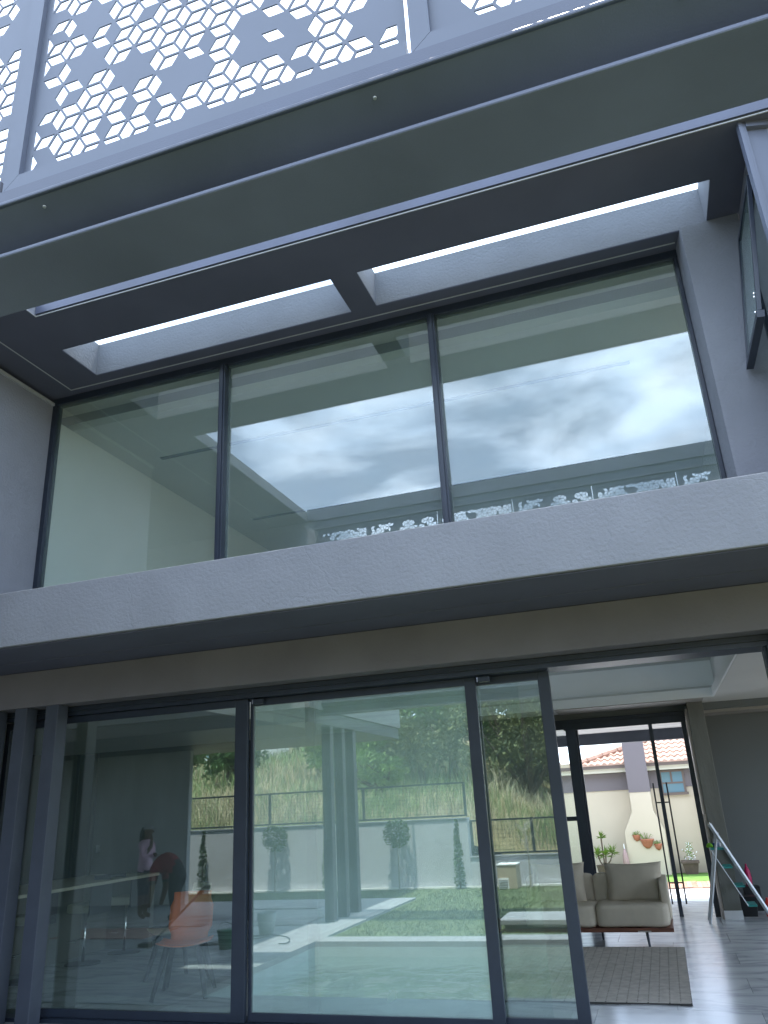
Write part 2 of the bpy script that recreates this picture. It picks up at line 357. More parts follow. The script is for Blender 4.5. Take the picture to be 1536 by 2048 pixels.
# roof plate, z 6.30 - 6.74, with two skylights and the big opening over the pool
def roof():
    z0, z1 = 6.30, 6.69
    mb = MB()
    SK = ((-5.30, -2.22), (-1.95, 1.165))
    mb.box(-14, -5.13, 1.24, 5.10, z0, 6.46)               # left wing roof
    mb.box(4.2, 5.5, 1.05, 5.10, z0, z1)
    mb.box(-14, 5.5, 5.10, 5.68, z0, z1)                 # strip between opening and skylights
    mb.box(-14, SK[0][0], 5.68, 6.245, z0, z1)
    mb.box(SK[0][1], SK[1][0], 5.68, 6.245, z0, z1)
    mb.box(SK[1][1], 5.5, 5.68, 6.245, z0, z1)
    mb.box(-14, 5.5, 6.245, 13.1, z0, z1)
    return mb
rf = struct('roof_slab', roof(), 'plaster')
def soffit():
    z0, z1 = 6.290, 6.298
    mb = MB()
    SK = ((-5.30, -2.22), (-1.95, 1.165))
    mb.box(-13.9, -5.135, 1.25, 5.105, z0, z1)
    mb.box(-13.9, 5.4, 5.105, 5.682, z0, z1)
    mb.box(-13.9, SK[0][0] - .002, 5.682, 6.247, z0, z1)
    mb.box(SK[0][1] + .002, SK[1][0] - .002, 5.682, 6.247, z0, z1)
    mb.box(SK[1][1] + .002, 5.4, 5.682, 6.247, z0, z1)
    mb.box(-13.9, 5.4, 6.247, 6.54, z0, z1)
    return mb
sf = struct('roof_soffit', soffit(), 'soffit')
bd = MB()
bd.box(-5.76, 0.90, 6.39, 6.402, 6.284, 6.290); bd.box(-5.772, -5.76, 1.6, 6.402, 6.284, 6.290)
obj('bead', bd, 'bead', sf)
bd = MB()
bd.box(-5.12, 4.2, 5.094, 5.104, 6.282, 6.290); bd.box(-5.13, -5.12, 4.86, 5.104, 6.282, 6.290)
obj('bead', bd, 'bead', sf)
# lip of the opening, lit from the sky, and the roof on its far side
struct('opening_fascia', B(-5.12, 4.2, 5.08, 5.098, 6.302, 6.50), 'steel')
struct('far_roof_beam', B(-5.12, 5.5, 1.28, 1.44, 6.302, 6.50), 'steel')
fs = MB(); fs.box(-5.0, 5.5, 1.34, 1.425, 6.12, 6.300); fs.box(-5.0, 5.5, 1.425, 1.455, 6.27, 6.300)
obj('soffit_frame', fs, 'steel', bpy.data.objects['far_roof_beam'])
# side wall on the right of the upper terrace
struct('side_wall_right', B(1.43, 1.65, 5.22, 6.20, 3.503, 6.286), 'plaster')

# ------------------------------------------------------------------ upper window
uw = thing('upper_window', 'wide first-floor window of three tall fixed panes reflecting the cloudy sky above the ledge', 'window', (-2.6, YG, 3.5))
def loc(mb, o):   # shift geometry into the thing's own space
    mb.v = [(x - o[0], y - o[1], z - o[2]) for x, y, z in mb.v]; return mb
UO = (-2.6, YG, 3.5)
fm = MB(); fm.box(-6.10, 0.92, 6.50, 6.60, 6.205, 6.288); fm.box(-6.10, 0.92, 6.50, 6.60, 3.5, 3.58)
obj('frame', loc(fm, UO), 'alu', uw, bevel=0.003)
for a, b_ in ((-6.10, -6.04), (0.87, 0.905)):
    obj('jamb', loc(B(a, b_, 6.50, 6.60, 3.58, 6.205), UO), 'alu', uw, bevel=0.003)
for a in (-3.86, -1.50):
    obj('mullion', loc(MB().box(a, a + .075, 6.47, 6.60, 3.58, 6.205).box(a + .02, a + .055, 6.455, 6.47, 3.58, 6.205), UO), 'alu', uw, bevel=0.003)
for a, b_ in ((-6.04, -3.86), (-3.785, -1.50), (-1.425, 0.87)):
    obj('pane', loc(B(a, b_, 6.546, 6.554, 3.58, 6.205), UO), 'glass_up', uw)

# ------------------------------------------------------------------ sliding doors
obj_fr = thing('door_frame', 'dark blue-grey outer frame and track of the ground-floor sliding doors', 'door frame', (-2.3, 6.5, 0))
FO = (-2.3, 6.5, 0)
f1 = MB(); f1.box(-6.2, 0.955, 6.42, 6.72, 2.575, 2.655)
obj('head_track', loc(f1, FO), 'alu', obj_fr, bevel=0.003)
obj('head_lip', loc(B(-6.2, 0.955, 6.395, 6.42, 2.615, 2.655), FO), 'alu', obj_fr)
obj('jamb', loc(MB().box(0.905, 0.955, 6.40, 6.72, 0.02, 2.575).box(0.885, 0.905, 6.46, 6.50, 0.02, 2.575), FO), 'alu', obj_fr, bevel=0.003)
obj('sill_track', loc(B(-6.2, 0.955, 6.42, 6.72, -0.02, 0.02), FO), 'alu', obj_fr)
def slider(x0, x1, y, lab, right=0.085, left=0.06, latch=None, gm='glass_low'):
    o_ = (x0, y, 0)
    t = thing('sliding_door', lab, 'sliding door', o_, 'glass sliding door leaves')
    obj('stile', loc(B(x0, x0 + left, y - .022, y + .022, 0.022, 2.573), o_), 'alu', t, bevel=0.003)
    obj('stile', loc(B(x1 - right, x1, y - .022, y + .022, 0.022, 2.573), o_), 'alu', t, bevel=0.003)
    obj('rail', loc(B(x0 + left, x1 - right, y - .020, y + .020, 2.51, 2.573), o_), 'alu', t, bevel=0.003)
    obj('rail', loc(B(x0 + left, x1 - right, y - .020, y + .020, 0.022, 0.085), o_), 'alu', t, bevel=0.003)
    obj('pane', loc(B(x0 + left, x1 - right, y - .005, y + .005, 0.085, 2.51), o_), gm, t)
    if latch:
        for lx in latch:
            l = MB().box(lx, lx + .10, y - .075, y - .024, 2.522, 2.566)
            lo = obj('latch', loc(l, o_), 'alu', t, bevel=0.004)
            obj('latch_tip', loc(B(lx - .012, lx, y - .07, y - .03, 2.525, 2.563), o_), 'chrome', lo)
slider(-5.62, -3.47, 6.50, 'leftmost sliding door leaf, the glass with the stools and people behind it', right=0.125)
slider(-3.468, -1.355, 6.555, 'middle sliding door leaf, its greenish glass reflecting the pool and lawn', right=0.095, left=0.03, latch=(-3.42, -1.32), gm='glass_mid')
slider(-2.95, -0.745, 6.61, 'right-hand sliding door leaf tucked behind the middle one, next to the open doorway', right=0.095, left=0.09)
obj_fp = thing('fixed_pane', 'frameless inner glass pane behind the middle sliding door leaf', 'glass pane', (-3.3, 6.66, 0))
obj('pane', loc(B(-3.30, -1.02, 6.655, 6.665, 0.02, 2.57), (-3.3, 6.66, 0)), 'glass_plain', obj_fp)
# leftmost glazing behind the fins
sg = thing('side_glazing', 'narrow fixed glazing behind the vertical fins at the left end of the doors', 'window', (-6.2, 6.56, 0))
obj('pane', loc(B(-6.2, -5.68, 6.555, 6.565, 0.02, 2.5), (-6.2, 6.56, 0)), 'glass_low', sg)
obj('frame', loc(MB().box(-6.25, -6.2, 6.53, 6.59, 0.02, 2.57).box(-5.68, -5.625, 6.53, 6.59, 0.02, 2.57).box(-6.2, -5.68, 6.53, 6.59, 2.5, 2.57), (-6.2, 6.56, 0)), 'alu', sg)

# fins left of the doors
fl = ('blue-grey vertical fin left of the sliding doors, the one touching the glass leaf', 'blue-grey vertical fin, second from the sliding doors', 'blue-grey vertical fin at the far left edge beside the doors')
f0 = None
for i, x in enumerate((-5.49, -5.855, -6.22)):
    if not f0:
        f0 = tag(obj('vertical_fin', B(0, .14, 0, .145, 0.0, 2.658), 'fin', bevel=0.004), fl[0], 'fin', 'vertical fins beside the sliding doors'); f0.location = (x, 6.202, 0)
    else:
        q = f0.copy(); S.collection.objects.link(q); q.location = (x, 6.202, 0); q['label'] = fl[i]
# the three terrace columns seen in the door glass
cl = ('terrace column, nearest of three, reflected in the middle door glass', 'middle one of three terrace columns reflected in the door glass', 'farthest of three terrace columns reflected in the door glass')
for i, y in enumerate((0.98, 0.46, -0.06)):
    q = obj('terrace_column', B(-.15, 0, -.07, .07, 0.0, 2.845), 'fin', bevel=0.004); q.location = (-4.96, y, 0)
    tag(q, cl[i], 'column', 'slim terrace columns')

# ------------------------------------------------------------------ I-beam over the terrace
bo = (-5.2, 1.367, 2.98)
ib = thing('steel_beam', 'grey-green painted steel I-beam crossing the courtyard beneath the laser-cut screens', 'steel beam', bo)
obj('bottom_flange', loc(B(-5.2, 5.2, 1.265, 1.469, 2.982, 2.996), bo), 'steel', ib, bevel=0.004)
obj('top_flange', loc(B(-5.2, 5.2, 1.265, 1.469, 3.162, 3.176), bo), 'steel', ib, bevel=0.004)
wb = MB().box(-5.2, 5.2, 1.362, 1.372, 2.996, 3.162)
obj('web', loc(wb, bo), 'steel', ib)
fi = MB()
for ya in (1.362, 1.372):
    sgn = -1 if ya == 1.362 else 1
    fi.quad((-5.2, ya, 3.012), (5.2, ya, 3.012), (5.2, ya + sgn * .016, 2.9965), (-5.2, ya + sgn * .016, 2.9965))
    fi.quad((-5.2, ya, 3.102), (5.2, ya, 3.102), (5.2, ya + sgn * .088, 3.1615), (-5.2, ya + sgn * .088, 3.1615))
obj('fillet', loc(fi, bo), 'steel', ib)
for x in (-1.32, -0.38, 0.30, 1.2, -2.3, -3.3):
    q = MB().lathe((0, 0, 0), [(.0045, -.004), (.0045, 0), (.003, .001)], 10)
    b_ = obj('bolt', q, 'bead', ib); b_.location = Vector((x, 1.295, 3.146)) - Vector(bo)
rail_ = struct('screen_base_rail', B(-5.2, 5.2, 1.35, 1.41, 3.178, 3.318), 'steel')

# ------------------------------------------------------------------ laser-cut screens
DS = 0.0965; CX = DS * math.sqrt(3) / 2
def clip(poly, x0, x1, z0, z1):
    def cut(p, f, g):
        out = []
        for i in range(len(p)):
            a, b = p[i], p[(i + 1) % len(p)]
            fa, fb = f(a), f(b)
            if fa >= 0: out.append(a)
            if (fa >= 0) != (fb >= 0):
                k = fa / (fa - fb); out.append((a[0] + (b[0] - a[0]) * k, a[1] + (b[1] - a[1]) * k))
        return out
    for f in (lambda p: p[0] - x0, lambda p: x1 - p[0], lambda p: p[1] - z0, lambda p: z1 - p[1]):
        if len(poly) < 3: return []
        poly = cut(poly, f, None)
    return poly
# holes as edges between lattice stars; a closed set leaves the blank hexagons of the pattern
def plate_mesh(wd, z0, z1, seed, x_off=0.104, z_off=0.045):
    rnd = random.Random(seed)
    mrg = 0.022
    stars = {}
    nc = int(wd / CX) + 3; nr = int((z1 - z0) / DS) + 3
    closed = set()
    edges = {}
    for i in range(-1, nc):
        for j in range(-1, nr):
            stars[(i, j)] = (x_off + i * CX, z_off + (j + (0.5 if i % 2 else 0)) * DS)
    # blanks: some triangle-centres' hexagons (around a star) stay closed; neighbouring stars may not both be blank
    for k in sorted(stars):
        if rnd.random() < 0.12:
            closed.add(k)
    holes = []
    for (i, j), a in stars.items():
        up1 = (i + 1, j + (1 if i % 2 else 0)); dn1 = (i + 1, j + (0 if i % 2 else -1))
        for nb in ((i, j + 1), up1, dn1):
            if nb not in stars: continue
            b = stars[nb]
            pc = 1.0 if ((i, j) in closed or nb in closed) else 0.10
            if rnd.random() < pc * (0.93 if pc == 1 else 1): continue
            c = ((a[0] + b[0]) / 2, (a[1] + b[1]) / 2)
            d = Vector((b[0] - a[0], b[1] - a[1])); n = Vector((-d.y, d.x)).normalized()
            ux = d.normalized(); hl = DS / 2; hs = DS / 2 / math.sqrt(3)
            k = 0.84
            poly = [(c[0] + ux.x * hl * k, c[1] + ux.y * hl * k), (c[0] + n.x * hs * k, c[1] + n.y * hs * k),
                    (c[0] - ux.x * hl * k, c[1] - ux.y * hl * k), (c[0] - n.x * hs * k, c[1] - n.y * hs * k)]
            p2 = clip(poly, mrg, wd - mrg, mrg, z1 - z0 - mrg)
            if len(p2) >= 3:
                q = []
                for p in p2:
                    if not q or (abs(p[0] - q[-1][0]) + abs(p[1] - q[-1][1])) > 1e-4: q.append(p)
                if len(q) > 2 and (abs(q[0][0] - q[-1][0]) + abs(q[0][1] - q[-1][1])) < 1e-4: q.pop()
                area = abs(sum(q[i][0] * q[(i + 1) % len(q)][1] - q[(i + 1) % len(q)][0] * q[i][1] for i in range(len(q)))) / 2
                if len(q) >= 3 and area > 6e-4: holes.append(q)
    H = z1 - z0
    V = [(0, 0), (wd, 0), (wd, H), (0, H)]; F = [[0, 1, 2, 3]]
    for h in holes:
        ar = sum(h[i][0] * h[(i + 1) % len(h)][1] - h[(i + 1) % len(h)][0] * h[i][1] for i in range(len(h)))
        if ar < 0: h = h[::-1]
        b0 = len(V); V += h; F.append(list(range(b0, b0 + len(h))))
    vo, eo, fo, vi, ei, fi_ = delaunay_2d_cdt([Vector(p) for p in V], [], F, 1, 1e-6, True)
    mb = MB(); th = 0.004; n = len(vo)
    mb.v = [(p.x, -th / 2, p.y) for p in vo] + [(p.x, th / 2, p.y) for p in vo]
    ec = {}
    for f, orig in zip(fo, fi_):
        if any(o > 0 for o in orig): continue
        f = list(f)
        mb.f.append(tuple(f)); mb.f.append(tuple(k + n for k in f[::-1]))
        for q in range(len(f)):
            e = (f[q], f[(q + 1) % len(f)]); ec[e] = 1
    for (a, b) in list(ec):
        if (b, a) not in ec: mb.f.append((b, a, a + n, b + n))
    return mb.mesh('perforated_plate', 'screen')
def frame_mb(wd, z0, z1, fw=0.052, th=0.02):
    mb = MB()
    X0, X1 = -fw, wd
    # mitred left, bottom and top; the right edge closes on the neighbour
    y0, y1 = -th, th * 0.6
    def bar(p):   # four outline points in x,z extruded in y
        i = len(mb.v); mb.v.extend([(a, y0, c) for a, c in p] + [(a, y1, c) for a, c in p])
        mb.f.extend([(i, i + 1, i + 2, i + 3), (i + 7, i + 6, i + 5, i + 4)] + [(i + k, i + 4 + k, i + 4 + (k + 1) % 4, i + (k + 1) % 4) for k in range(4)])
    g = 0.0008
    bar([(X0, z0 - fw + g), (0, z0 + g), (0, z1 - g), (X0, z1 + fw - g)])
    bar([(X0 + g, z0 - fw), (X1, z0 - fw), (X1, z0), (g, z0)])
    bar([(X0 + g, z1 + fw), (g, z1), (X1, z1), (X1, z1 + fw)])
    return mb
PW, PITCH, PZ0, PZ1 = 1.187, 1.252, 3.378, 6.06
plates = [plate_mesh(PW, PZ0, PZ1, 23), plate_mesh(PW, PZ0, PZ1, 31)]
fmesh = frame_mb(PW, 0, PZ1 - PZ0).mesh('frame', 'screen')
scl = {-3: 'laser-cut screen at the left end of the upper row, beside the wing', -2: 'laser-cut screen next to the leftmost one in the row above the I-beam',
       -1: 'laser-cut screen filling the top left of the view above the I-beam', 0: 'laser-cut screen right of the largest visible one, just past the mitred post',
       1: 'laser-cut screen third from the right end of the row above the steel beam', 2: 'laser-cut screen second from the right end of the row above the steel beam', 3: 'laser-cut screen at the right end of the row above the steel beam'}
scl[-2] = 'laser-cut screen cut off by the left edge of the view above the I-beam'
t = thing('laser_cut_screen', 'narrow laser-cut screen closing the row against the wing', 'screen', (-4.90, 1.38, PZ0), 'laser-cut cube-pattern screens')
obj('perforated_plate', plate_mesh(0.88, PZ0, PZ1, 8), None, t); obj('frame', frame_mb(0.88, 0, PZ1 - PZ0), 'screen', t)
for k in range(-3, 4):
    x0 = -0.247 + k * PITCH
    t = thing('laser_cut_screen', scl[k], 'screen', (x0, 1.38, PZ0), 'laser-cut cube-pattern screens')
    wp = obj('perforated_plate', plates[0 if k in (-1, 1, 3, -3) else 1], None, t)
    obj('frame', fmesh, None, t)
# the wing's own screens, seen in the door glass and the window
for k in range(4):
    t = thing('laser_cut_screen', ('laser-cut screen on the wing nearest its outer corner', 'laser-cut screen on the wing, second from the outer corner', 'laser-cut screen on the wing, third from the outer corner', 'laser-cut screen on the wing next to the steel beam')[k], 'screen', (-4.955, -2.66 + .05 + k * 0.99, 3.55), 'laser-cut screens on the wing', R(90))
    o1 = obj('perforated_plate', plates[k % 2], None, t); o1.scale = (0.785, 1, 0.9)
    o2 = obj('frame', fmesh, None, t); o2.scale = (0.785, 1, 0.9)

# ------------------------------------------------------------------ side shutter and awning window at the upper right
so = (1.33, 5.15, 4.2)
sh = thing('shutter_screen', 'folding framed shutter standing beside the upper window at the right edge', 'shutter', so, None, R(14))
sp_ = plate_mesh(0.85, 0, 1.98, 9, 0.42)
o1 = obj('perforated_plate', sp_, None, sh); o1.location = (0.055, 0.02, 0.06)
obj('frame', MB().box(0, .03, -.02, .03, 0, 2.09).box(.032, .055, -.012, .03, 0, 2.09).box(.055, .95, -.02, .03, 2.04, 2.09).box(.055, .95, -.02, .03, 0, .055), 'screen', sh, bevel=0.002)
ao = (1.425, 5.35, 6.02)
aw = thing('awning_window', 'top-hung window sash swung open on the side wall at the upper right', 'window', ao)
obj('frame', MB().box(-.03, .03, 0, .04, -1.6, 0).box(-.03, .03, .80, .84, -1.6, 0).box(-.03, .03, .04, .80, -.04, 0).box(-.03, .03, .04, .80, -1.6, -1.56), 'alu', aw)
sash = obj('sash', MB().box(-.02, .012, .03, .07, -1.20, 0).box(-.02, .012, .77, .81, -1.20, 0).box(-.02, .012, .07, .77, -.05, 0).box(-.025, .03, .03, .81, -1.26, -1.20), 'alu', aw, bevel=0.002)
sash.location = (-.045, 0, -.03); sash.rotation_euler.y = R(8)
obj('pane', B(-.008, 0, .07, .77, -1.20, -.05), 'glass_up', sash)
hd = MB(); 
for z in (-1.02, -1.05, -1.18): hd.lathe((-.024, .09, z), [(.001, -.008), (.008, -.004), (.008, .004), (.001, .008)], 8)
obj('hinge_bolt', hd, 'chrome', sash)

# ================================================================== GROUND-FLOOR INTERIOR
ff = struct('floor', B(-10.5, 4.5, 6.5, 13.98, -0.12, -0.010), 'grout')
tm = B(0.0015, 1.1985, 0.0015, 0.5985, -0.010, 0.0).mesh('tile', 'marble')
for i in range(12):
    for j in range(13):
        x = -10.0 + i * 1.2 + (0.6 if j % 2 else 0) - .36; y = 6.5 + j * 0.6 + .225
        if j == 0: y = 6.725
        if y + .6 > 13.99: continue
        q = bpy.data.objects.new('tile', tm); S.collection.objects.link(q); q.parent = ff; q.location = (x, y, 0)
struct('back_wall', MB().box(-4.4, -1.43, 12.30, 12.50, 0, 2.75).box(-10.5, 4.5, 12.30, 12.50, 2.66, 3.25), 'wallgrey')
struct('dark_back_wall', B(-10.5, -4.402, 12.30, 12.50, 0, 2.748), 'darkwall')
struct('far_wall_right', B(0.72, 4.5, 13.10, 13.30, 0, 2.75), 'wallgrey')
struct('interior_wall_right', MB().box(4.3, 4.5, 6.5, 6.9, 0, 3.25).box(4.3, 4.5, 12.6, 13.1, 0, 3.25).box(4.3, 4.5, 6.9, 12.6, 2.9, 3.25), 'wallgrey')  # large unseen opening, added to brighten the ground floor
struct('interior_wall_left', B(-10.7, -10.5, 6.5, 12.5, 0, 3.25), 'wallgrey')
cw = MB()   # ceiling at 2.75 round a deep tray
cw.box(-10.5, 0.86, 11.58, 12.30, 2.75, 2.90); cw.box(0.86, 4.5, 6.72, 13.1, 2.75, 2.90); cw.box(-10.5, -5.0, 6.72, 11.58, 2.75, 2.90); cw.box(-5.0, 0.86, 6.72, 7.3, 2.75, 2.90)
ce = struct('ceiling', cw, 'ceil')
rs = MB(); rs.box(-5.0, 0.86, 11.56, 11.579, 2.752, 2.872); rs.box(0.841, 0.859, 7.32, 11.56, 2.752, 2.872)
rs.box(-4.999, -4.98, 7.32, 11.56, 2.752, 2.872)
obj('cove_band', rs, 'white', ce)
tr_ = MB(); tr_.box(-5.02, 0.898, 11.62, 11.70, 2.903, 3.245); tr_.box(0.90, 0.96, 7.3, 11.7, 2.903, 3.245); tr_.box(-5.1, -5.02, 7.3, 11.7, 2.903, 3.245)
struct('ceiling_tray', tr_, 'white')
struct('concrete_soffit', B(-1.30, 0.72, 11.585, 12.30, 2.742, 2.748), 'concsoffit')
# concrete column with skirting and a travertine side
struct('concrete_column', B(0.505, 0.72, 12.02, 13.10, 0.0, 2.742), 'concrete', bevel=0.005)
q = struct('column_skirting', MB().box(0.50, 0.725, 12.00, 12.018, 0.0, 0.10), 'skirt')
cc_ = bpy.data.objects['concrete_column']
for i in range(7):
    y0 = 12.03 + i * 0.27
    st = B(0.47 + 0.012 * (i % 2), 0.503, y0, y0 + 0.262, 0.0, 1.26).mesh('stone_strip', 'travertine')
    obj('stone_strip', st, None, cc_)
    obj('stone_strip', B(0.475, 0.503, y0 + .01, y0 + 0.266, 1.265, 2.66), 'travertine', cc_)
# interior tall door and switch on the back wall
td = thing('interior_door', 'tall dark interior door beyond the breakfast counter', 'door', (-9.8, 12.28, 0))
obj('door_leaf', B(-.16, .16, -.02, 0.018, 0.0, 2.72), 'alu', td, bevel=0.003)
obj('door_frame', MB().box(-.22, -.162, -.03, .018, 0, 2.74).box(.162, .22, -.03, .018, 0, 2.74), 'fin', td)
tag(obj('light_switch', B(-9.50, -9.42, 12.285, 12.298, 1.08, 1.20), 'bead'), 'small light switch plate beside the tall dark interior door', 'light switch')
# entrance: dark frame, sidelight, pivot door standing open with long bar handles
eo = (0, 12.3, 0)
ef = thing('entrance_frame', 'black steel entrance frame around the open pivot door', 'door frame', eo)
obj('header', loc(MB().box(-1.425, 0.47, 12.24, 12.298, 2.52, 2.655).box(-1.26, 0.44, 12.22, 12.24, 2.50, 2.60), eo), 'alu', ef, bevel=0.003)
obj('jamb', loc(B(0.40, 0.465, 12.24, 12.30, 0.0, 2.52), eo), 'alu', ef)
obj('post', loc(MB().box(-1.235, -1.09, 12.20, 12.30, 0.0, 2.52).box(-1.09, -1.06, 12.24, 12.29, 0, 2.52), eo), 'alu', ef, bevel=0.003)
obj('sidelight', loc(B(-1.425, -1.235, 12.26, 12.268, 0.0, 2.52), eo), 'glass_plain', ef)
obj('transom', loc(B(-1.425, -1.235, 12.245, 12.29, 1.25, 1.31), eo), 'alu', ef)
po = (-0.03, 12.2, 0)
pd = thing('pivot_door', 'glazed pivot door standing open edge-on with a long bar handle on each face', 'door', po)
obj('stile', loc(B(-0.052, 0.0, 12.20, 12.25, 0.01, 2.50), po), 'alu', pd, bevel=0.003)
obj('stile', loc(B(-0.052, 0.0, 13.25, 13.30, 0.01, 2.50), po), 'alu', pd)
obj('rail', loc(B(-0.052, 0.0, 12.25, 13.25, 2.44, 2.50), po), 'alu', pd)
obj('rail', loc(B(-0.052, 0.0, 12.25, 13.25, 0.01, 0.07), po), 'alu', pd)
obj('pane', loc(B(-0.030, -0.022, 12.25, 13.25, 0.07, 2.44), po), 'glass_plain', pd)
for x in (-0.118, 0.062):
    s1 = 1 if x > 0 else -1
    mb = MB().tube([(x, 12.22, 0.16), (x, 12.22, 1.70)], 0.011, 10)
    for z in (0.42, 1.44): mb.tube([(x, 12.22, z), (-0.026 + s1 * .026, 12.22, z)], 0.009, 8)
    obj('handle', loc(mb, po), 'black', pd)

# sofa
so_ = (-0.14, 9.9, 0)
sf_ = thing('sofa', 'low beige fabric sofa on a teak base beyond the rug', 'sofa', so_)
def cushion(x0, x1, y0, y1, z0, z1, puff=0.014, n=10):
    mb = MB(); bm = bmesh.new(); bmesh.ops.create_cube(bm, size=1)
    bmesh.ops.subdivide_edges(bm, edges=bm.edges, cuts=n, use_grid_fill=True)
    for v in bm.verts:
        p = v.co * 2
        q = Vector((p.x, p.y, p.z))
        ln = max(1e-6, (abs(p.x) ** 12 + abs(p.y) ** 12 + abs(p.z) ** 12) ** (1 / 12))
        q = q / ln * max(abs(p.x), abs(p.y), abs(p.z))
        bul = (1 - p.x ** 2 if abs(p.x) < 1 else 0) * (1 - p.y ** 2 if abs(p.y) < 1 else 0) + (1 - p.x ** 2) * (1 - p.z ** 2) + (1 - p.y ** 2) * (1 - p.z ** 2)
        q *= 1 + 0.02 * bul
        v.co = ((x0 + x1) / 2 + q.x * (x1 - x0) / 2, (y0 + y1) / 2 + q.y * (y1 - y0) / 2 + 0, (z0 + z1) / 2 + q.z * (z1 - z0) / 2)
        v.co += noise.noise_vector(v.co * 4) * puff * 0.5
    me = bpy.data.meshes.new('cushion'); bm.to_mesh(me); bm.free()
    me.polygons.foreach_set('use_smooth', [True] * len(me.polygons))
    return me
def soft(name, me, mat, parent):
    me.materials.append(M[mat]); o = obj(name, me, None, parent)
    return o
def L(me, o): 
    for v in me.vertices: v.co -= Vector(o)
    return me
obj('base', loc(B(-2.3, -0.125, 9.88, 10.75, 0.165, 0.205), so_), 'wood', sf_, bevel=0.004)
for x in (-0.40, -0.93, -2.1):
    yy = 9.94 if x != -0.93 else 10.50
    obj('leg', loc(MB().tube([(x, yy, 0), (x - .01, yy + .02, 0.165)], [0.012, 0.018], 10), so_), 'fin', sf_)
obj('bracket', loc(B(-0.50, -0.36, 9.872, 9.93, 0.168, 0.182), so_), 'chrome', sf_)
soft('seat_cushion', L(cushion(-0.93, -0.15, 9.90, 10.55, 0.205, 0.43), so_), 'fabric', sf_)
soft('seat_cushion', L(cushion(-1.72, -0.935, 9.90, 10.55, 0.205, 0.43), so_), 'fabric', sf_)
soft('back_cushion', L(cushion(-0.97, -0.17, 10.50, 10.74, 0.30, 0.70), so_), 'fabric', sf_)
soft('back_cushion', L(cushion(-1.78, -0.975, 10.50, 10.74, 0.30, 0.70), so_), 'fabric', sf_)
soft('armrest', L(cushion(-0.22, -0.12, 10.1, 10.74, 0.25, 0.66), so_), 'fabric', sf_)
def pillow(cx, cy, cz, w_, h_, d_, tilt):
    n = 14; mb = MB(); g = {}
    for s1 in (1, -1):
        for i in range(n + 1):
            for j in range(n + 1):
                u, v = i / n * 2 - 1, j / n * 2 - 1
                t_ = (max(0, 1 - abs(u) ** 2.6) * max(0, 1 - abs(v) ** 2.6)) ** 0.5
                pin = 1 - 0.07 * (1 - v * v) * abs(u) ** 3
                pz = 1 - 0.09 * (1 - u * u) * abs(v) ** 3
                x = u * w_ / 2 * pin; z = v * h_ / 2 * pz
                y = -s1 * (d_ / 2 * t_ + 0.004) + 0.012 * noise.noise(Vector((u * 2.5, v * 2.5, s1)))
                if (i in (0, n) or j in (0, n)): y *= 0.5
                g[(s1, i, j)] = len(mb.v)
                p = Matrix.Rotation(tilt, 3, 'X') @ Vector((x, y, z))
                mb.v.append((cx + p.x, cy + p.y, cz + p.z))
        for i in range(n):
            for j in range(n):
                f = (g[(s1, i, j)], g[(s1, i + 1, j)], g[(s1, i + 1, j + 1)], g[(s1, i, j + 1)])
                mb.f.append(f if s1 == 1 else f[::-1])
    for i in range(n):
        for a, b_ in (((i, 0), (i + 1, 0)), ((n, i), (n, i + 1)), ((n - i, n), (n - i - 1, n)), ((0, n - i), (0, n - i - 1))):
            mb.f.append((g[(1, *b_)], g[(1, *a)], g[(-1, *a)], g[(-1, *b_)]))
    return mb
tag(obj('pillow', pillow(-0.485, 10.40, 0.605, 0.66, 0.45, 0.17, R(-14)), 'fabric2', smooth=True), 'square beige pillow leaning on the sofa back at its visible right seat', 'pillow', 'beige sofa pillows')
tag(obj('pillow', pillow(-1.36, 10.40, 0.615, 0.64, 0.46, 0.17, R(-14)), 'fabric2', smooth=True), 'beige pillow half hidden behind the sliding door stile', 'pillow', 'beige sofa pillows')
# rug with raised woven cells
ro = (-1.1, 8.7, 0)
rg = thing('rug', 'grey-brown woven rug on the marble floor in front of the sofa', 'rug', ro)
bs = MB(); n = 24
for i in range(n):
    x0 = -2.30 + i * (2.255 / n); x1 = x0 + 2.255 / n; z = 0.012
    bs.box(x0, x1, 7.46 + 0.015 * math.sin(i * .7), 9.95 + 0.03 * math.sin(i * 1.1) * (1 if i > 12 else .3), 0.001, z)
obj('backing', loc(bs, ro), 'rugdark', rg)
cell = MB()
for i in range(27):
    for j in range(88):
        a = -2.295 + i * 0.0832; y = 7.475 + j * 0.028; off = 0.007 * math.sin(j * math.pi) 
        k = (i + j) % 2
        cell.hull([(a + .000 + k * .005, y, .012), (a + .0775 + k * .006, y, .012), (a + .0775 + k * .006, y + .0255, .012), (a + .000 + k * .005, y + .0255, .012),
                   (a + .003 + k * .005, y + .004, .018), (a + .076 + k * .005, y + .004, .018), (a + .076 + k * .005, y + .0215, .018), (a + .003 + k * .005, y + .0215, .018)])
o1 = obj('weave', loc(cell, ro), 'rug', rg); o1['kind'] = 'stuff'

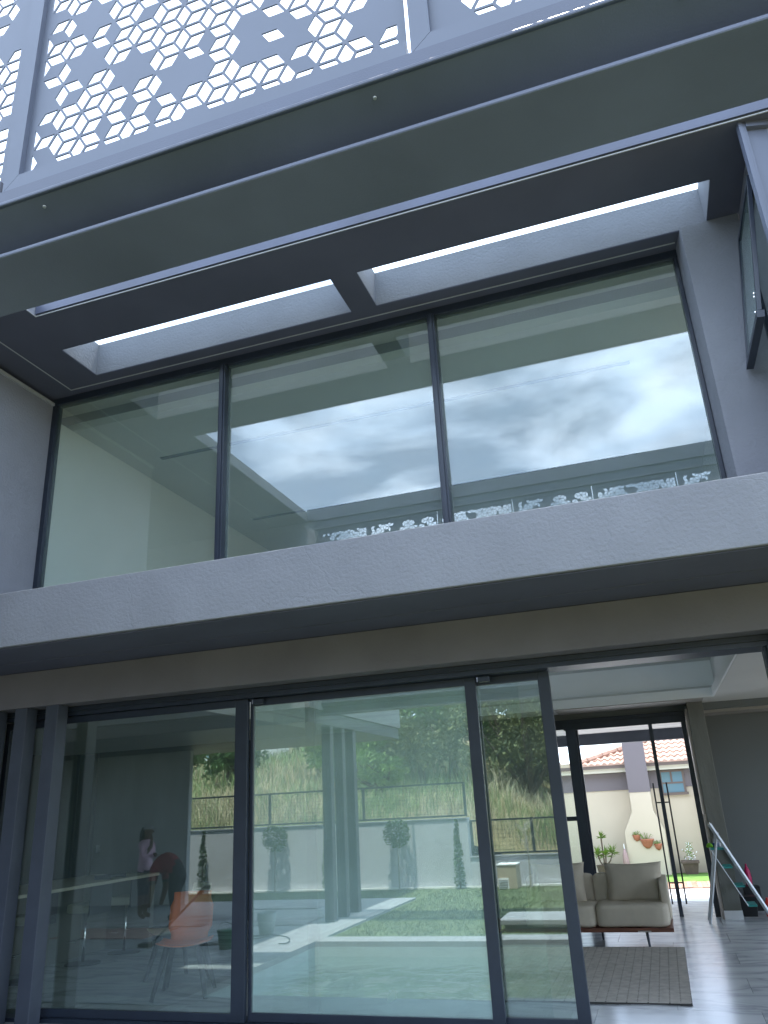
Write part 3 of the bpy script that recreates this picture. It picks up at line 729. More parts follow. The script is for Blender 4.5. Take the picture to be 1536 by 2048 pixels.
# step ladder
lo_ = (0.6, 11.8, 0)
ld = thing('step_ladder', 'aluminium stepladder with teal treads standing before the concrete column', 'ladder', lo_)
y0, y1 = 11.62, 11.98
lx = [(0.505, 1.15), (1.03, 0.0)]
def bar(mb, a, b_, w_=.012, d_=.02):
    mb.tube([a, b_], w_, 6); return mb
for yy in (y0, y1):
    ysh = 0.03 if yy == y1 else 0
    obj('rail', loc(bar(MB(), (0.505, yy + ysh, 1.16), (1.06, yy, 0.0), .024), lo_), 'ladder', ld)
obj('back_leg', loc(bar(MB(), (0.565, y0 + .01, 1.02), (0.30, y0 + .02, 0.0), .019), lo_), 'ladder', ld)
obj('back_leg', loc(bar(MB(), (0.565, y1 - .01, 1.02), (0.30, y1 - .02, 0.0), .019), lo_), 'ladder', ld)
obj('handle', loc(bar(MB(), (0.505, y0, 1.155), (0.505, y1, 1.155), .014), lo_), 'chrome', ld)
for k, (x, z) in enumerate(((0.60, 0.86), (0.665, 0.64), (0.765, 0.42), (0.865, 0.20))):
    tw = 0.14 if k == 0 else 0.085
    obj('tread', loc(B(x - tw, x + .02, y0 + .01, y1 - .01, z - .012, z + .012), lo_), 'teal', ld, bevel=0.003)
obj('brace', loc(MB().tube([(0.46, y0, 0.85), (0.78, y0 + .005, 0.20)], 0.006, 6), lo_), 'ladder', ld)
tag(obj('bowl', MB().lathe((0.52, 11.78, 0.873), [(.03, 0), (.05, .02), (.055, .05), (.05, .05)], 14), 'blue'), 'blue tub on the top tread of the stepladder', 'tub')
tag(obj('cloth', MB().lathe((0.46, 11.72, 0.874), [(.035, 0), (.045, .015), (.03, .045), (.008, .055)], 9, 1, .8), 'lime', smooth=True), 'lime green cloth bundled on the stepladder top tread', 'cloth')
tag(obj('spray_bottle', MB().lathe((0.585, 11.85, 0.873), [(.025, 0), (.027, .09), (.010, .12), (.010, .15), (.018, .155), (.018, .17)], 12), 'clear'), 'clear spray bottle on the stepladder top tread', 'bottle')
tag(obj('detergent_bottle', MB().lathe((0.93, 12.85, 0.30), [(.04, 0), (.045, .10), (.035, .2), (.012, .25), (.012, .28)], 14), 'pink'), 'magenta detergent bottle standing on the box behind the stepladder', 'bottle')
tag(obj('storage_box', B(0.84, 1.05, 12.75, 12.95, 0.0, 0.30), 'black', bevel=0.008), 'dark storage box against the grey wall behind the stepladder', 'box')
bk = thing('bucket', 'black rectangular bucket on the floor behind the stepladder', 'bucket', (0.83, 12.3, 0))
obj('body', MB().hull([(-.085, -.08, 0), (.085, -.08, 0), (.085, .08, 0), (-.085, .08, 0), (-.115, -.1, .225), (.115, -.1, .225), (.115, .1, .225), (-.115, .1, .225)]), 'black', bk, bevel=0.008)
obj('rim', B(-.125, .125, -.11, .11, .225, .24), 'black', bk, bevel=0.004)
tag(obj('red_bottle', MB().lathe((1.06, 12.25, 0.0), [(.04, 0), (.042, .12), (.03, .17), (.012, .2), (.012, .22)], 14), 'red'), 'red bottle on the floor right of the black bucket', 'bottle')

# breakfast counter, stools, chairs
co_ = (-7.1, 8.5, 0)
ct = thing('breakfast_counter', 'pale-edged concrete breakfast counter running back into the room', 'counter', co_)
obj('counter_top', loc(B(-7.65, -6.60, 6.85, 9.9, 0.87, 0.905), co_), 'cream', ct, bevel=0.004)
obj('counter_base', loc(B(-7.65, -7.35, 6.95, 9.9, 0.0, 0.868), co_), 'concrete', ct)
obj('end_panel', loc(B(-7.35, -6.68, 9.84, 9.92, 0.0, 0.868), co_), 'concrete', ct)
sl = ('bar stool with cream seat at the near end of the counter', 'bar stool with cream seat at the far end of the counter', 'bar stool half hidden behind the fins, nearest the door glass')
st0 = None
for i, (x, y) in enumerate(((-6.93, 8.87), (-6.88, 9.6), (-6.93, 7.9))):
    if not st0:
        st0 = thing('bar_stool', sl[0], 'stool', (x, y, 0), 'bar stools at the counter')
        obj('pole', MB().lathe((0, 0, 0), [(.018, .02), (.018, .56)], 12), 'chrome', st0, smooth=True)
        obj('base', MB().lathe((0, 0, 0), [(.21, 0), (.20, .012), (.03, .025)], 24), 'black', st0)
        obj('seat', B(-.17, .17, -.17, .17, .56, .66), 'cream', st0, bevel=0.03, seg=3)
        bb = obj('backrest', B(.18, .21, -.20, .20, .54, .88), 'grey_seat', st0, bevel=0.01)
        obj('footrest', MB().tube([(-.02, -.13, .25), (-.14, -.13, .25), (-.14, .13, .25), (-.02, .13, .25)], .009, 8), 'chrome', st0)
    else: dup(st0, (x, y, 0), None, sl[i])
def shell_chair(name, lab, mat, loc_, rz):
    t = thing(name, lab, 'chair', loc_, None, rz)
    mb = MB(); n = 10; mm = 14; g = {}
    prof = []
    for k in range(mm + 1):
        u = k / mm
        if u < 0.5: prof.append((0.21 - 0.40 * (u / 0.5), 0.43 - 0.02 * math.sin(math.pi * u / .5)))
        else:
            q = (u - .5) / .5; prof.append((-0.19 - 0.07 * q - .03 * math.sin(math.pi * q / 2), 0.43 + 0.40 * q ** 1.1))
    for s1 in (0, 1):
        for k, (y, z) in enumerate(prof):
            u = k / mm
            hw = 0.215 if u < 0.45 else (0.16 if u < .6 else 0.19) 
            if u > .9: hw = .165
            if u < .05: hw = .19
            for i in range(n + 1):
                v = i / n * 2 - 1
                curl = 0.035 * v * v
                y2, z2 = (y, z + curl) if u < .5 else (y + curl * 1.2, z)
                g[(s1, k, i)] = len(mb.v)
                mb.v.append((v * hw, y2 - (.011 * s1 if u >= .5 else 0), z2 - (.011 * s1 if u < .5 else 0)))
    for k in range(mm):
        for i in range(n):
            mb.f.append((g[(0, k, i)], g[(0, k, i + 1)], g[(0, k + 1, i + 1)], g[(0, k + 1, i)]))
            mb.f.append((g[(1, k, i)], g[(1, k + 1, i)], g[(1, k + 1, i + 1)], g[(1, k, i + 1)]))
    rim = [(0, i) for i in range(n + 1)] + [(k, n) for k in range(1, mm + 1)] + [(mm, i) for i in range(n - 1, -1, -1)] + [(k, 0) for k in range(mm - 1, 0, -1)]
    for a, b_ in zip(rim, rim[1:] + rim[:1]):
        mb.f.append((g[(0, *b_)], g[(0, *a)], g[(1, *a)], g[(1, *b_)]))
    obj('seat_shell', mb, mat, t, smooth=True)
    for sx in (-1, 1):
        for sy in (-1, 1):
            obj('leg', MB().tube([(sx * .13, sy * .12 - .02, .41), (sx * .22, sy * .21 - .02, 0)], [.027, .017], 8), 'black', t, smooth=True)
    return t
shell_chair('shell_chair', 'orange shell chair with black legs just behind the leftmost door glass', 'orange', (-4.64, 7.45, 0), R(200)).scale = (1.14, 1.14, 1.05)
shell_chair('shell_chair', 'cream shell chair standing behind the orange one', 'cream', (-5.12, 8.05, 0), R(150)).scale = (1.14, 1.14, 1.08)
# counter clutter
tag(obj('kettle', MB().lathe((-6.8, 7.45, .905), [(.07, 0), (.075, .06), (.05, .12), (.015, .14)], 14), 'chrome', smooth=True), 'metal kettle on the near end of the counter', 'kettle')
tag(obj('dish_rack', MB().box(-6.95, -6.72, 9.0, 9.03, .905, .95).box(-6.95, -6.72, 9.3, 9.33, .905, .95).box(-6.95, -6.93, 9.03, 9.3, .93, .95).box(-6.74, -6.72, 9.03, 9.3, .93, .95), 'fin'), 'low wire rack on the far half of the counter', 'rack')

# ================================================================== UPPER ROOM
struct('upper_room_wall_left', B(-6.28, -6.04, 6.602, 12.9, 3.90, 6.0), 'upwall')
struct('upper_room_back_wall', B(-6.28, 1.5, 12.902, 13.0, 3.90, 6.28), 'wallgrey')
struct('upper_room_wall_right', MB().box(1.3, 1.5, 9.5, 12.9, 3.90, 6.28).box(1.3, 1.5, 6.602, 6.65, 3.90, 6.28), 'upwall')  # wide opening added on this unseen side to let more daylight into the room
uc = struct('upper_room_ceiling', MB().box(-6.28, 1.5, 6.81, 12.9, 6.0, 6.1).box(-6.28, 1.5, 6.603, 6.81, 6.22, 6.28), 'ceil')
for y in (7.86, 10.42):
    obj('air_slot', B(-5.54, 0.40, y, y + .07, 5.994, 5.999), 'fin', uc)

# ================================================================== STREET SIDE BEYOND THE ENTRANCE
g1 = MB()
g1.quad((-12, 13.98, -.03), (12, 13.98, -.03), (12, 15, -.03), (-12, 15, -.03)); g1.quad((-12, 15, -.03), (12, 15, -.03), (12, 19, -.5), (-12, 19, -.5)); g1.quad((-12, 19, -.5), (12, 19, -.5), (12, 20.4, -.5), (-12, 20.4, -.5))
struct('driveway', g1, 'pave')
struct('verge', B(-14, 14, 20.4, 26, -.56, -.51), 'grout')
bm_ = B(0, .215, 0, .1, 0, .03).mesh('brick', 'brick')
bb_ = bpy.data.objects['verge']
for j in range(12):
    for i in range(24):
        q = bpy.data.objects.new('brick', bm_); S.collection.objects.link(q); q.parent = bb_; q.location = (-2.4 + i * .225 + (.11 if j % 2 else 0), 20.45 + j * .108, -.51 + .004 * ((i * 7 + j * 3) % 3))
tag(obj('grass_strip', MB().box(-8, 8, 21.75, 23.85, -.51, -.475), 'grassN'), 'strip of bright green lawn along the neighbouring house', 'lawn', None, 'stuff')
# porch
struct('porch_soffit', B(-3.5, 3.5, 12.503, 15.0, 2.62, 2.80), 'concsoffit')
struct('porch_beam', B(-3.5, 3.5, 15.0, 15.15, 2.43, 2.80), 'fin')
# neighbour's house
ho = (-1, 24, -.5)
nh = thing('neighbour_house', 'cream rendered house with mauve band and terracotta tiled roof across the drive', 'house', ho)
obj('wall', loc(B(-7, 0.98, 24.0, 24.25, -.5, 2.45), ho), 'housewall', nh)
obj('wall', loc(B(0.985, 1.8, 23.6, 24.25, -.5, 2.45), ho), 'fascia', nh)
obj('wall_band', loc(B(-7, 0.98, 23.97, 23.998, 1.66, 2.12), ho), 'houseband', nh)
bi = MB(); bi.box(-2.13, 0.97, 23.80, 23.99, 2.14, 2.22)
obj('eaves_board', loc(B(-7, 0.97, 23.72, 23.96, 2.13, 2.24), ho), 'fascia', nh)
obj('gutter', loc(B(-7, 0.97, 23.62, 23.71, 2.24, 2.33), ho), 'gutter', nh)
# tiled roof: one courses-and-rolls sheet
rt_ = MB(); NX, NY = 150, 13
def roofz(x, y): return 2.33 + (y - 23.6) * 0.42
for j in range(NY):
    base = len(rt_.v)
    yA, yB = 23.6 + j * .30, 23.6 + (j + 1) * .30
    hip = -2.35 + j * .42
    for i in range(NX + 1):
        x = -5.5 + i * .045
        x = max(x, hip - .0) if True else x
        w_ = 0.028 * math.cos(x / .18 * 2 * math.pi)
        rt_.v.append((x, yA, roofz(x, yA) + .045 + w_)); rt_.v.append((x, yB, roofz(x, yB) + .012 + w_))
        rt_.v.append((x, yA, roofz(x, yA) - .01))
    for i in range(NX):
        a = base + i * 3
        rt_.f.append((a, a + 3, a + 4, a + 1)); rt_.f.append((a + 2, a + 5, a + 3, a))
rfm = obj('roof_tiles', loc(rt_, ho), 'rooftile', nh); rfm['kind'] = 'stuff'
hp = MB()
for j in range(10):
    x, y = -2.35 + j * .42, 23.6 + j * .30
    hp.tube([(x, y, roofz(x, y) + .04), (x + .44, y + .32, roofz(x, y + .3) + .05)], [.10, .08], 8)
obj('ridge_tile', loc(hp, ho), 'rooftile', rfm)
ch = MB()
i0 = [(-0.88, 1.58), (-.33, 1.58), (-.33, 1.10), (-.12, .60), (-.12, -.5), (-1.15, -.5), (-1.15, .60), (-.88, 1.10)]
def prism(mb, poly, ya, yb):
    i = len(mb.v); n = len(poly)
    mb.v += [(a, ya, c) for a, c in poly] + [(a, yb, c) for a, c in poly]
    mb.f.append(tuple(range(i, i + n))); mb.f.append(tuple(range(i + 2 * n - 1, i + n - 1, -1)))
    for k in range(n): mb.f.append((i + k, i + n + k, i + n + (k + 1) % n, i + (k + 1) % n))
    return mb
obj('chimney_breast', loc(prism(ch, i0, 23.45, 23.97), ho), 'housewall', nh)
obj('chimney_stack', loc(B(-.89, -.32, 23.44, 24.0, 1.583, 3.3), ho), 'houseband', nh)
wn = obj('window', loc(MB().box(-.04, .62, 23.93, 23.965, 2.06, 2.115).box(-.04, .02, 23.93, 23.965, 1.52, 2.06).box(.56, .62, 23.93, 23.965, 1.52, 2.06).box(.25, .30, 23.93, 23.965, 1.80, 2.06).box(.02, .56, 23.93, 23.965, 1.755, 1.80).box(-.06, .66, 23.90, 23.965, 1.46, 1.53), ho), 'gutter', nh)
for a in ((.02, .25, 1.80, 2.06), (.30, .56, 1.80, 2.06), (.02, .56, 1.53, 1.755)):
    obj('pane', loc(B(a[0], a[1], 23.945, 23.955, a[2], a[3]), ho), 'pane_dark', wn)
obj('vent', loc(MB().box(-1.55, -0.95, 25.2, 25.3, 3.02, 3.30).box(-1.40, -1.0, 25.1, 25.2, 3.10, 3.2), ho), 'gutter', nh)
# second house seen through the sidelight, far left
h2 = thing('far_house', 'distant house with dark roof seen through the narrow entrance sidelight', 'house', (-3.2, 27, -.5))
obj('wall', B(-1.4, 0.3, 0, 2, 0, 2.6), 'housewall', h2)
obj('roof', MB().hull([(-1.7, -.4, 2.6), (.45, -.4, 2.6), (.45, 2.4, 2.6), (-1.7, 2.4, 2.6), (-1.7, .8, 3.3), (-.1, .8, 3.3), (-.1, 1.2, 3.3), (-1.7, 1.2, 3.3)]), 'rooftile', h2)
obj('window', MB().box(-.75, -.25, -.03, 0, 1.2, 2.1), 'pane_dark', h2)
# wall pots
wl = ('small terracotta wall pot, left one of three on the chimney breast', 'largest terracotta wall pot, middle one of three on the chimney breast', 'small terracotta wall pot, right one of three on the chimney breast')
for (x, z, r, lab) in ((-.86, .47, .10, wl[0]), (-.61, .36, .17, wl[1]), (-.345, .235, .10, wl[2])):
    t = thing('wall_pot', lab, 'wall pot', (x, 23.44, z), 'terracotta wall pots')
    obj('pot', MB().lathe((0, 0, 0), [(r * .25, -r * 1.1), (r * .7, -r * .7), (r * .95, 0), (r * 1.05, .02), (r * 1.05, .05), (r * .9, .05)], 14, 1, .6), 'terra', t, smooth=True)
    mb = MB()
    for k in range(14):
        a = random.uniform(-1, 1); b_ = random.uniform(-.4, .4)
        mb.tube([(a * r * .3, b_ * r, .03), (a * r * .9, b_ * r - .03, .06 + random.random() * r * .9), (a * r * 1.4, b_ * r - .05, .02 + random.random() * r)], [.006, .008, .002], 4)
    obj('plant', mb, 'leafN', t)
# rosette plant
yo = thing('yucca', 'spiky green yucca with three rosettes against the cream house wall', 'plant', (-1.78, 23.3, -.47))
obj('pot', MB().lathe((0, 0, 0), [(.16, 0), (.22, .28), (.23, .28), (.20, .27)], 14), 'potbrown', yo)
for (dx, hz) in ((-.0, .95), (-.14, .52), (.24, .56), (.06, .5)):
    obj('stem', MB().tube([(dx * .2, 0, .25), (dx * .7, 0, hz * .7), (dx, 0, hz)], .022, 6), 'bark', yo)
    mb = MB()
    for k in range(26):
        an = random.uniform(0, 2 * math.pi); el = random.uniform(-.3, 1.4); l_ = random.uniform(.17, .27) * (.8 if hz > .9 else 1.1)
        d = Vector((math.cos(an) * math.cos(el), math.sin(an) * math.cos(el), math.sin(el)))
        e = d * l_ + Vector((dx, 0, hz)); m_ = d * l_ * .55 + Vector((dx, 0, hz + .02)); sd_ = d.cross(Vector((0, 0, 1))).normalized() * .022
        p0 = Vector((dx, 0, hz)); i = len(mb.v)
        mb.v += [tuple(p0), tuple(m_ + sd_), tuple(e), tuple(m_ - sd_)]; mb.f.append((i, i + 1, i + 2, i + 3))
    obj('leaf_rosette', mb, 'leafN', yo)
fp = thing('flower_pot', 'brown square planter with a white-flowering plant by the cream wall', 'planter', (.38, 23.6, -.475))
obj('pot', MB().hull([(-.15, -.15, 0), (.15, -.15, 0), (.15, .15, 0), (-.15, .15, 0), (-.20, -.2, .26), (.20, -.2, .26), (.20, .2, .26), (-.20, .2, .26)]).box(-.225, .225, -.225, .225, .26, .31), 'potbrown', fp)
mb = MB(); mw = MB()
for k in range(120):
    p = Vector((random.gauss(0.03, .06), random.gauss(0, .05), .33 + random.random() * .42)); s1 = .03
    a = Vector((random.uniform(-1, 1), random.uniform(-1, 1), random.uniform(-1, 1))).normalized() * s1; b_ = a.orthogonal().normalized() * s1
    (mw if random.random() < .35 else mb).quad(p - a, p + b_ * .5, p + a, p - b_ * .5)
obj('foliage', mb, 'leafN', fp); obj('blossom', mw, 'white', fp)
ub = thing('folded_umbrella', 'folded salmon-pink garden umbrella leaning on the cream wall', 'umbrella', (-1.22, 23.4, -.47))
obj('canopy', MB().lathe((0, 0, 0), [(.02, .1), (.09, .22), (.07, .5), (.015, .66)], 10), 'sheetpink', ub, smooth=True)
obj('pole', MB().tube([(0, 0, 0), (0, 0, .78)], .012, 6), 'white', ub)

# ================================================================== GARDEN BEHIND THE CAMERA (mirrored in the glass)
dk = struct('pool_deck', MB().box(-14, 4.5, 5.55, 6.497, -.3, -.010).box(-14, -4.57, -1.9, 5.55, -.3, -.010), 'grout')
dt = B(0.0015, .5985, 0.0015, .5985, -.010, 0).mesh('tile', 'decktile')
for i in range(16):
    for j in range(14):
        x, y = -14.16 + i * .6, -1.9 + j * .6
        if x + .6 > -4.55: continue
        if y + .6 > 6.2: continue
        if x < -11.7: continue
        q = bpy.data.objects.new('tile', dt); S.collection.objects.link(q); q.parent = dk; q.location = (x, y, 0)
dt2 = B(0.0015, .8985, 0.0015, .7985, -.010, 0).mesh('tile', 'decktile')
for i in range(10):
    q = bpy.data.objects.new('tile', dt2); S.collection.objects.link(q); q.parent = dk; q.location = (-4.55 + i * .9, 5.6, 0)
# coping stones
cm = B(0.002, .598, 0, .38, -.06, .0).mesh('coping_stone', 'coping')
cpn = struct('pool_surround', MB().box(-4.57, 4.5, 2.32, 2.68, -.6, -.061), 'coping')
for i in range(14):
    q = bpy.data.objects.new('coping_stone', cm); S.collection.objects.link(q); q.parent = cpn; q.location = (-4.56 + i * .6, 2.32, 0)
em = B(0, .16, 0.002, .598, -.06, .002).mesh('coping_stone', 'coping')
for j in range(12):
    q = bpy.data.objects.new('coping_stone', em); S.collection.objects.link(q); q.parent = cpn; q.location = (-4.72, -1.6 + j * .6, 0)
pb = MB(); pb.box(-4.60, 4.5, 2.70, 5.55, -1.4, -1.3); pb.box(-4.60, -4.565, 2.7, 5.55, -1.3, -.05); pb.box(-4.6, 4.5, 2.681, 2.70, -1.3, -.06); pb.box(-4.6, 4.5, 5.53, 5.549, -1.3, -.06); pb.box(4.45, 4.5, 2.7, 5.53, -1.3, -.06)
struct('pool_basin', pb, 'poolwall')
wq = MB(); wq.quad((-4.564, 2.701, -.17), (4.449, 2.701, -.17), (4.449, 5.529, -.17), (-4.564, 5.529, -.17))
struct('pool_water', wq, 'water')
# lawn
lw = MB(); lw.quad((-14, -3.68, -.03), (-4.56, -3.68, -.03), (-4.56, -1.9, -.03), (-14, -1.9, -.03)); lw.quad((-4.56, -3.68, -.03), (6, -3.68, -.03), (6, 2.32, -.03), (-4.56, 2.32, -.03))
struct('lawn_ground', lw, 'lawn')
lb = MB(); rnd = random.Random(3)
for k in range(26000):
    if rnd.random() < .8: x, y = rnd.uniform(-4.5, 2.5), rnd.uniform(-3.5, 2.3)
    else: x, y = rnd.uniform(-12, -4.6), rnd.uniform(-3.5, -1.92)
    h_ = rnd.uniform(.02, .05); a = rnd.uniform(0, 6.28); dx, dy = math.cos(a) * .006, math.sin(a) * .006
    i = len(lb.v); lb.v += [(x - dx, y - dy, -.03), (x + dx, y + dy, -.03), (x + rnd.uniform(-.02, .02), y + rnd.uniform(-.02, .02), -.03 + h_)]; lb.f.append((i, i + 1, i + 2))
tag(obj('lawn_grass', lb, 'blade'), 'short green lawn between the pool and the garden wall', 'grass', None, 'stuff')
# stepping block by the pool
bl = thing('seat_block', 'low pale rectangular block on the lawn edge beside the pool', 'block', (-1.8, 1.6, 0))
obj('top_slab', B(-.50, 1.0, -.38, .40, .06, .12), 'coping', bl, bevel=0.006)
obj('base', B(-.44, .94, -.30, .34, -.03, .058), 'coping', bl)
# garden wall with two heights
gw = struct('garden_wall', MB().box(-20, -3.91, -3.90, -3.66, -.3, 1.26).box(-3.908, 8, -3.90, -3.68, -.3, .52), 'gardenwall')
obj('coping', MB().box(-20, -3.90, -3.92, -3.64, 1.262, 1.275).box(-3.898, 8, -3.92, -3.66, .522, .535), 'coping', gw)
tag(obj('garden_edging', B(-13.5, 6, -3.64, -3.57, -.03, .005), 'white'), 'thin white edging strip at the foot of the garden wall', 'edging')
def fence(label, x0, x1, z0, z1, n, y=-3.78):
    o_ = ((x0 + x1) / 2, y, z0)
    t = thing('mesh_fence', label, 'fence', o_)
    for z in (z0, z1 - .035): obj('rail', loc(B(x0, x1, y - .02, y + .02, z, z + .035), o_), 'fence', t)
    for k in range(n + 1):
        x = x0 + (x1 - x0) * k / n
        obj('post', loc(B(x - .025, x + .025, y - .024, y + .024, z0, z1), o_), 'fence', t)
    mb = MB(); x = x0
    while x < x1:
        mb.box(x, x + .004, y - .002, y + .002, z0, z1); x += .075
    z = z0
    while z < z1:
        mb.box(x0, x1, y - .0025, y + .0025, z, z + .004); z += .075
    w1 = obj('wire_mesh', loc(mb, o_), 'fence', t); w1['kind'] = 'stuff'
fence('dark mesh fence on the taller stretch of garden wall', -15.2, -3.95, 1.30, 1.98, 5)
fence('dark mesh fence on the low stretch of garden wall', -3.86, 6.0, .56, 1.22, 8)
# topiary, slim cypresses, sapling
def leafball(mb, c, r, n, s=.035, rnd=random, sq=(1, 1, 1), hollow=.45):
    for k in range(n):
        d = Vector((rnd.gauss(0, 1), rnd.gauss(0, 1), rnd.gauss(0, 1))).normalized() * (hollow + (1 - hollow) * rnd.random() ** .6)
        p = Vector(c) + Vector((d.x * r * sq[0], d.y * r * sq[1], d.z * r * sq[2]))
        a = Vector((rnd.uniform(-1, 1), rnd.uniform(-1, 1), rnd.uniform(-1, 1))).normalized(); b_ = a.orthogonal().normalized()
        ss = s * rnd.uniform(.6, 1.3)
        mb.quad(p - a * ss, p - b_ * ss * .45, p + a * ss, p + b_ * ss * .45)
    return mb
for i, (x, lab) in enumerate(((-8.15, 'lollipop topiary tree by the wall left of the columns in the reflection'), (-5.36, 'lollipop topiary tree by the wall right of the columns in the reflection'))):
    t = thing('topiary_tree', lab, 'tree', (x, -3.42, 0), 'lollipop topiary trees')
    obj('trunk', MB().tube([(0, 0, -.03), (.01, 0, .5), (0, 0, .9)], .016, 8), 'palebark', t)
    obj('crown', leafball(MB(), (0, 0, 1.04), .285, 900, .035), 'leaf2', t)
for i, (x, lab) in enumerate(((-9.88, 'slim cypress against the wall near the concrete wall end'), (-6.95, 'slim cypress just left of the terrace columns against the wall'), (-4.1, 'slim cypress near the step in the garden wall'))):
    t = thing('cypress', lab, 'tree', (x, -3.46, 0), 'slim cypresses along the wall')
    obj('trunk', MB().tube([(0, 0, -.03), (0, 0, .9)], .014, 6), 'bark', t)
    mb = MB()
    for k in range(16):
        z = .1 + k * .075; leafball(mb, (0.01 * math.sin(k), 0, z), .105 * (1 - (k / 16) ** 1.6) + .02, 70, .03, sq=(1, 1, .8))
    obj('crown', mb, 'leaf2', t)
t = thing('bare_sapling', 'leafless young sapling before the low stretch of garden wall', 'tree', (-2.7, -3.3, 0))
mb = MB().tube([(0, 0, -.03), (.02, 0, .5), (0, 0, 1.15)], [.02, .014, .006], 6)
obj('trunk', mb, 'palebark', t)
mb = MB()
for k in range(26):
    z = random.uniform(.55, 1.1); an = random.uniform(0, 6.28); l_ = random.uniform(.12, .3)
    mb.tube([(0, 0, z), (math.cos(an) * l_ * .6, math.sin(an) * l_ * .6, z + l_ * .3), (math.cos(an) * l_, math.sin(an) * l_, z + l_ * .7)], [.005, .003, .001], 4)
obj('branch', mb, 'palebark', t)
t = thing('pump_box', 'beige rendered pump box with white louvred vent at the low garden wall', 'pump box', (-3.1, -3.3, 0))
obj('body', B(-.19, .18, -.25, .2, -.03, .39), 'housewall', t, bevel=0.01); obj('lid', B(-.20, .19, -.26, .21, .391, .41), 'white', t)
vt = obj('vent', B(-.18, .02, .205, .22, -.02, .17), 'white', t)
for k in range(4): obj('slat', B(-.165, .005, .222, .232, .0 + k * .04, .018 + k * .04), 'bead', vt)
# pot, sheets, bucket on the deck
t = thing('planter_pot', 'round grey planter standing empty on the pool deck', 'planter', (-5.52, 2.17, 0.002))
obj('body', MB().lathe((0, 0, 0), [(.095, 0), (.12, .15), (.135, .28), (.125, .28), (.11, .2)], 20), 'potgrey', t, smooth=True)
t = thing('green_bucket', 'green bucket on the deck close to the pool corner', 'bucket', (-5.55, 3.13, 0.002))
obj('body', MB().lathe((0, 0, 0), [(.085, 0), (.115, .2), (.122, .2), (.122, .215), (.10, .215)], 16), 'green', t, smooth=True)
obj('handle', MB().tube([(-.115, 0, .2), (-.09, .02, .28), (0, .03, .31), (.09, .02, .28), (.115, 0, .2)], .005, 6), 'chrome', t)
def sheet(lab, x0, x1, y0, y1, z, mat, seed):
    n = 14; mb = MB(); rnd = random.Random(seed); g = {}
    for s1 in (0, 1):
        for i in range(n + 1):
            for j in range(n + 1):
                x = x0 + (x1 - x0) * i / n; y = y0 + (y1 - y0) * j / n
                h_ = .012 + .010 * noise.noise(Vector((x * 3, y * 3, seed)))
                g[(s1, i, j)] = len(mb.v); mb.v.append((x, y, z + (h_ if s1 else 0)))
    for i in range(n):
        for j in range(n):
            mb.f.append((g[(1, i, j)], g[(1, i + 1, j)], g[(1, i + 1, j + 1)], g[(1, i, j + 1)]))
            mb.f.append((g[(0, i, j)], g[(0, i, j + 1)], g[(0, i + 1, j + 1)], g[(0, i + 1, j)]))
    rim = [(0 + i, 0) for i in range(n)] + [(n, j) for j in range(n)] + [(n - i, n) for i in range(n)] + [(0, n - j) for j in range(n)]
    for a, b_ in zip(rim, rim[1:] + rim[:1]): mb.f.append((g[(0, *a)], g[(0, *b_)], g[(1, *b_)], g[(1, *a)]))
    return tag(obj('drop_sheet', mb, mat), lab, 'sheet', 'sheets laid out on the deck')
sheet('grey sheet on the deck beyond the planter, nearest the lawn', -7.2, -5.9, -1.3, -.5, .002, 'sheet', 1)
sheet('grey sheet on the deck between the planter and the columns', -6.5, -5.35, .55, 1.35, .002, 'sheet', 2)
sheet('pinkish board on the deck behind the bending worker', -8.9, -7.3, 1.5, 2.4, .002, 'sheetpink', 3)
sheet('wide grey sheet under the feet of the two people', -9.6, -7.0, .1, 1.3, .002, 'sheet', 4)
# a long pole (vacuum tube) and its lead
t = thing('vacuum_pole', 'dark cleaning pole leaning on the deck left of the green bucket', 'pole', (-6.4, 3.0, 0.002))
obj('tube', MB().tube([(-.35, 0, 0.03), (.35, .0, .62)], .014, 8), 'fin', t)
obj('grip', MB().tube([(.35, 0, .62), (.44, 0, .70), (.52, 0, .70)], .026, 8), 'black', t)
obj('nozzle', B(-.50, -.33, -.07, .07, 0, .045), 'black', t)
tag(obj('power_cord', MB().tube([(-6.0 + .9 * math.sin(k * .35) * .5 + k * .03, 2.6 + .35 * math.cos(k * .52), .012) for k in range(26)], .007, 6), 'black'), 'dark power cord snaking over the deck by the planter', 'cord')
# wing over the terrace: slab, soffit, end wall
struct('wing_slab', B(-13.9, -4.93, -2.70, 1.95, 3.06, 3.46), 'plaster', bevel=0.006)
struct('wing_soffit', B(-13.88, -4.96, -2.66, 1.9, 2.85, 3.055), 'fin', bevel=0.01)
struct('wing_end_wall', B(-14, -9.07, -1.62, -1.5, 0.002, 2.848), 'wingwall')
struct('wing_rear_wall', B(-14, -13.8, -1.5, 6.3, 0.002, 2.848), 'wallgrey')
struct('wing_upper_wall', B(-14, -4.99, 1.24, 1.40, 3.462, 6.285), 'plaster')
struct('wing_upper_side', B(-14, -13.8, 1.41, 13.0, 3.462, 6.285), 'plaster')

